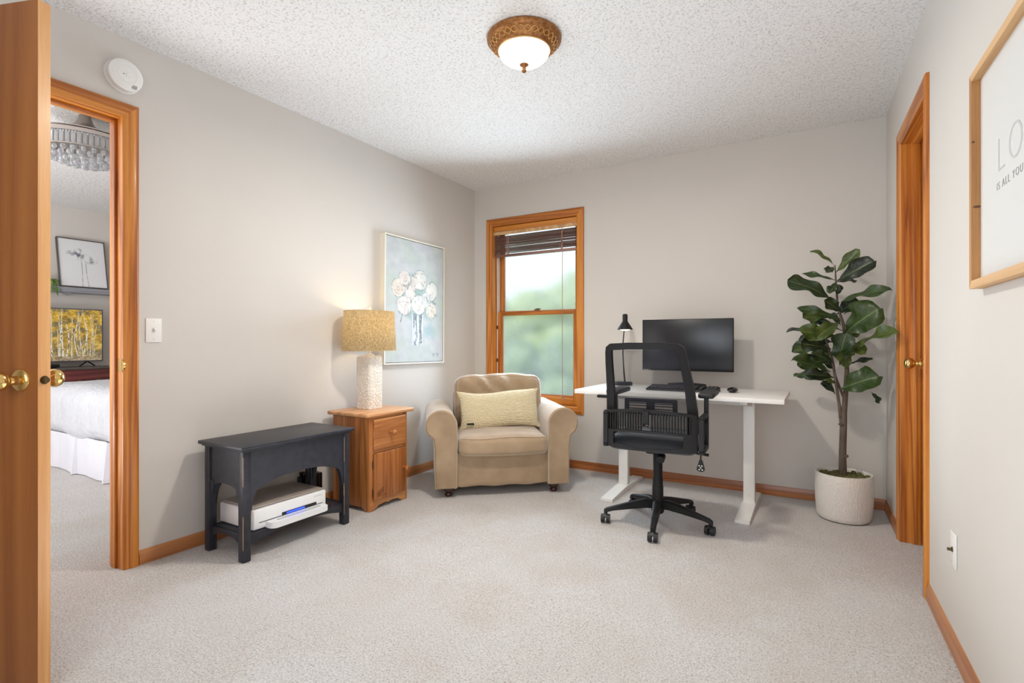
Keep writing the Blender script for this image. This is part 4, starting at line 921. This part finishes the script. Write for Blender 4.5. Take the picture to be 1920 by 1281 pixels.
for i,(b_,t_,w_) in enumerate(LV):
    b_=Vector(b_); t_=Vector(t_); w_=.034 if t_.x>.33 else w_; ax=t_-b_; Ln=ax.length; ax.normalize(); rnd=random.Random(i*13+5)
    if t_.x>.315: t_.x=.315
    Wd=max(w_*1.08,.41*Ln); Wd=min(Wd,.62*Ln) if w_<.09 else Wd; Wd=min(Wd,.24*Ln) if w_<.24*Ln else Wd
    tocam=Vector((0-b_.x,0-b_.y,1.045-b_.z)).normalized(); pc_=(tocam-ax*tocam.dot(ax)).normalized(); up=ax.cross(pc_).normalized()
    if up.z<0: up=-up
    sr=min(1,w_/Wd); ph=math.asin(sr); nrm=(pc_*math.sin(ph)+up*math.cos(ph)).normalized(); side=ax.cross(nrm).normalized()
    crv=rnd.uniform(.02,.09); fold=rnd.uniform(.1,.45); p1=rnd.uniform(0,6); p2=rnd.uniform(0,6); bm=new(); nu,nv=8,18; rows=[]
    for j in range(nv+1):
        v_=j/nv
        if v_<.12: hw=.03+.05*v_/.12*.6
        else:
            q=(v_-.12)/.88; hw=.06+.44*(math.sin(PI*min(1,q**.95*.80))**1.1)*(1-.0*q)
            hw=.5*(.20+.50*math.sin(PI*min(.5,q*1.35))**1.2+.30*max(0,min(1,(q-.30)/.32))**1.5) if q<.64 else .5*max(.0,(1-((q-.64)/.36)**2.6))**.5
        hw*=Wd; row=[]
        for k in range(nu+1):
            u_=k/nu*2-1
            notch=-.05*Ln*(1-abs(u_))**2*(1 if j==nv else 0)
            edge=abs(u_)**2
            p_=b_+ax*(v_*Ln+notch)+side*(u_*hw)
            lift=crv*Ln*math.sin(PI*v_) + fold*hw*abs(u_) + .17*Wd*edge*math.sin(v_*12+(p1 if u_>0 else p2))*min(1,v_*2)
            p_+=nrm*(lift-.02*Ln*v_); row.append((bm.verts.new(L_(*p_)),(k/nu,v_)))
        rows.append(row)
    uvlay=bm.loops.layers.uv.new('UVMap')
    for j in range(nv):
        for k in range(nu):
            q4=[rows[j][k],rows[j][k+1],rows[j+1][k+1],rows[j+1][k]]
            f_=bm.faces.new([q[0] for q in q4])
            for lp,q in zip(f_.loops,q4): lp[uvlay].uv=q[1]
    ob('leaf',bm,'leaf',pf,angle=80)
# ------------------------------------------------------------------ bedroom beyond the doorway
bd=thing('bed','made bed with white textured quilt and pleated skirt','bed',(-4.85,2.50,0))
def q_d(p,u):
    p=p.copy(); 
    if u.z<-.5: p.z+=.01*math.sin(p.x*7)
    p.z+=.010*noise.noise(Vector((p.x*3,p.y*3,0)))*(u.z>.5)
    if u.y<-.9: p.y+=.012*math.sin(p.x*9)*(-u.z*.5+.5)
    return p
ob('quilt',soft(new(),(0,0,.470),(1.95,1.52,.45),(.14,.14,.14),26,q_d),'quilt',bd)
bm=new(); n=120; rows=[]; bx_,by_=.955,.735
per=[]
for k in range(n+1): per.append((-bx_+2*bx_*k/n,-by_))
per2=[(-bx_,by_-2*by_*k/60) for k in range(60)]; path=per2+per
for k,(x_,y_) in enumerate(path):
    w_=.006*math.sin(k*.23)+.002*math.sin(k*.61)
    if k in (107,108,141,142,171): w_=-.030
    off=(w_,0) if k<60 else (0,w_)
    rows.append([bm.verts.new((x_+off[0]*1.2,y_+off[1]*1.2,.004)),bm.verts.new((x_+off[0]*.3,y_+off[1]*.3,.30))])
for a_,b_ in zip(rows,rows[1:]): bm.faces.new((a_[0],b_[0],b_[1],a_[1]))
ob('bed_skirt',bm,'skirt',bd)
ob('box_spring',bb(-.93,.93,-.70,.72,.02,.30),'skirt',bd)
ds=thing('dresser','reddish cherry dresser with grey top against bedroom wall','dresser',(-6.49,1.90,0))
ob('carcass',bb(-.20,.19,-.70,.735,.0,.765,.004),'cherry',ds); ob('top',bb(-.21,.205,-.72,.75,.765,.785,.004),'darkgrey',ds)
for (y0,y1) in ((-.68,-.005),(.025,.70)):
    for z0,z1 in ((.56,.75),(.35,.54),(.12,.33)):
        dw=ob('drawer',box(new(),(.196,(y0+y1)/2,(z0+z1)/2),(.022,y1-y0,z1-z0),.006),'cherry',ds)
        ob('drawer_panel',box(new(),(.208,(y0+y1)/2,(z0+z1)/2),(.010,y1-y0-.06,z1-z0-.05),.005),'cherry',dw)
        for yy in ((y0+y1)/2-.05,(y0+y1)/2+.10): ob('knob',lathe(new(),[(0,0),(.012,0),(.009,.01),(.016,.018),(.015,.026),(0,.03)],(.212,yy,(z0+z1)/2),16,(1,0,0)),'oldbrass',dw)
def birch(nu,nv):
    U,V=np.meshgrid(np.linspace(0,1,nu+1),np.linspace(0,1,nv+1)); n1=fnoise(nu,nv,14,10,3,4); n2=fnoise(nu,nv,40,24,8,2)
    col=np.ones((nv+1,nu+1,3))*np.array([176,138,40]); col=rr_(col,np.clip(n1*2,0,1),(222,176,40),.8); col=rr_(col,np.clip(-n1*2,0,1),(104,96,62),.8)
    col=rr_(col,np.clip((.45-V)*2.5,0,1),(128,118,84),.6); col=rr_(col,np.clip((.14-V)*9,0,1),(150,132,104),.8); col=col*.86+np.array([24,22,26]); col+=n2[...,None]*44
    rnd=random.Random(4)
    for k in range(34):
        x0=rnd.random(); w=rnd.choice((.0022,.003,.004,.006)); ln=rnd.uniform(.0,.03); x=x0+ln*np.sin(V*rnd.uniform(2,7)+rnd.random()*6)
        top=rnd.uniform(.6,1.1); mk=(np.abs(U-x)<w*(1.25-.5*V))*(V>.08)*(V<top); col=rr_(col,mk*1.0,(226,218,206),.85)
        col=rr_(col,mk*(n2>.28),(70,60,54),.7)
    return col
tv=thing('television','flat television showing yellow birch forest on the dresser','television',(-6.56,2.030,.785))
ob('bezel',box(new(),(0,0,.325),(.035,.975,.545),.004),'tvbezel',tv)
ob('picture_panel',grid_print(lambda u,v:(.0182,-.475+.95*u,.325-.26+.52*v),360,150,birch(360,150)),'tvcol',tv,smooth=False)
for yy in (-.33,.355): ob('stand_foot',tube(new(),[(.0,yy-.065,.006),(0,yy-.01,.048),(0,yy,.055),(0,yy+.01,.048),(0,yy+.065,.006)],.007,6),'black',tv)
rt=thing('set_top_box','small black box on the dresser under the television','box',(-6.40,2.02,.785)); ob('body',box(new(),(0,0,.024),(.10,.14,.030),.006),'black',rt); ob('foot',box(new(),(0,0,.005),(.08,.10,.010),.002),'black',rt)
sf=thing('floating_shelf','grey washed wooden shelf on the bedroom wall above television','shelf',(-6.71,2.25,1.545)); ob('board',bb(0,.15,-.75,.60,0,.055,.003),'greyshelf',sf); ob('bracket',bb(.0,.10,-.02,.02,-.02,0),'greyshelf',sf)
def dand(nu,nv):
    U,V=np.meshgrid(np.linspace(0,1,nu+1),np.linspace(0,1,nv+1)); n1=fnoise(nu,nv,9,9,12,4)
    col=np.ones((nv+1,nu+1,3))*np.array([228,228,230]); 
    for cx,cy,rx,ry in ((.40,.68,.26,.13),(.70,.58,.17,.10),(.47,.72,.11,.13)):
        d=np.sqrt(((U-cx)/rx)**2+((V-cy)/ry)**2); th=np.arctan2(V-cy,U-cx)
        col=rr_(col,np.clip((1-d)*1.2,0,1)*np.clip(n1*2.2+.35+.3*np.sin(th*19),0,1),(96,100,112),.85)
    for x0,a,y1 in ((.46,.02,.64),(.60,-.03,.55)):
        col=rr_(col,(np.abs(U-x0-a*np.sin(V*4))<.006)*(V<y1)*1.0,(140,142,150),.8)
    return col
pi=thing('botanical_picture','dark framed grey flower sketch leaning on bedroom shelf','picture',(-6.592,2.368,1.600),0); pi.rotation_euler=(0,R(-11.5),0)
w2,h2=.206,.52
for bm in casing([(-w2,0),(-w2,h2),(w2,h2),(w2,0),(-w2,0)],[(1,1),(1,-1),(-1,-1),(-1,1),(1,1)],lambda s,z,dd:(dd,s,z),[(0,0),(0,.030),(.008,.030),(.008,0)]): ob('frame_side',bm,'darkgrey',pi)
ob('backing',bb(.0,.014,-w2+.006,w2-.006,.006,h2-.006),'poster',pi)
ob('sheet',grid_print(lambda u,v:(.020,-w2+.008+(2*w2-.016)*u,.008+(h2-.016)*v),120,140,dand(120,140)),'paintcol',pi)
fe=thing('trailing_fern','small green trailing plant at left end of bedroom shelf','plant',(-6.60,2.095,1.601))
ob('pot',lathe(new(),[(0,0),(.028,0),(.036,.05),(.033,.05),(0,.045)],n=20),'white',fe)
bm=new(); rnd=random.Random(9)
for k in range(60):
    a=rnd.uniform(0,2*PI); l_=rnd.uniform(.05,.10); dp=rnd.uniform(.03,.20) if math.cos(a)>-.2 else .02; pts=[]
    for q in range(6): tq=q/5; pts.append(Vector((math.cos(a)*l_*tq**.7*.9+.01,math.sin(a)*l_*tq**.7,.055+.03*math.sin(tq*2)-dp*tq**2)))
    for q in range(5):
        d_=(pts[q+1]-pts[q]); s_=d_.cross(Vector((0,0,1))).normalized()*.007
        vs=[bm.verts.new(p) for p in (pts[q],pts[q]+s_+d_*.5,pts[q+1],pts[q]-s_+d_*.5)]; bm.faces.new(vs)
f_=ob('fronds',bm,'fern',fe); f_['kind']='stuff'
ch=thing('crystal_chandelier','nickel and crystal chandelier fan on the bedroom ceiling','chandelier',(-3.908,1.408,H))
ob('canopy',lathe(new(),[(0,0),(.030,0),(.034,-.02),(.045,-.05),(.07,-.075),(.12,-.095),(.20,-.130),(.262,-.146),(.265,-.152),(0,-.152)],n=64),'nickel',ch)
ob('drum_band',lathe(new(),[(0,-.154),(.256,-.154),(.258,-.178),(0,-.178)],n=64),'nickel',ch)
bm=new(); n=56
for k in range(n):
    a=2*PI*k/n; box(bm,(.245*math.cos(a),.245*math.sin(a),-.214),(.010,.020,.070),.004,1,rot=(0,0,a))
for k in range(n*2):
    a=PI*k/n; sph(bm,(.248*math.cos(a),.248*math.sin(a),-.182),.0065,n=6)
o=ob('crystal_band',bm,'crystal',ch); o['kind']='stuff'
ob('lower_ring',lathe(new(),[(.236,-.248),(.252,-.248),(.252,-.253),(.236,-.253)],n=64,cap=False),'nickel',ch)
ob('inner_disc',lathe(new(),[(0,-.168),(.225,-.168),(.225,-.172),(0,-.172)],n=48),'nickel',ch)
bm=new(); rnd=random.Random(2)
for r_,n,z_,q in ((.20,26,-.258,.014),(.155,20,-.272,.017),(.105,14,-.288,.019),(.055,8,-.300,.019),(0,1,-.312,.021)):
    for k in range(n):
        a=2*PI*k/n+r_*9; sph(bm,(r_*math.cos(a),r_*math.sin(a),z_),q,(1,1,1.15),8)
        cyl(bm,(r_*math.cos(a),r_*math.sin(a),z_+q),(r_*math.cos(a),r_*math.sin(a),-.172),.0015,n=5)
o=ob('crystal_balls',bm,'crystal',ch,angle=20); o['kind']='stuff'
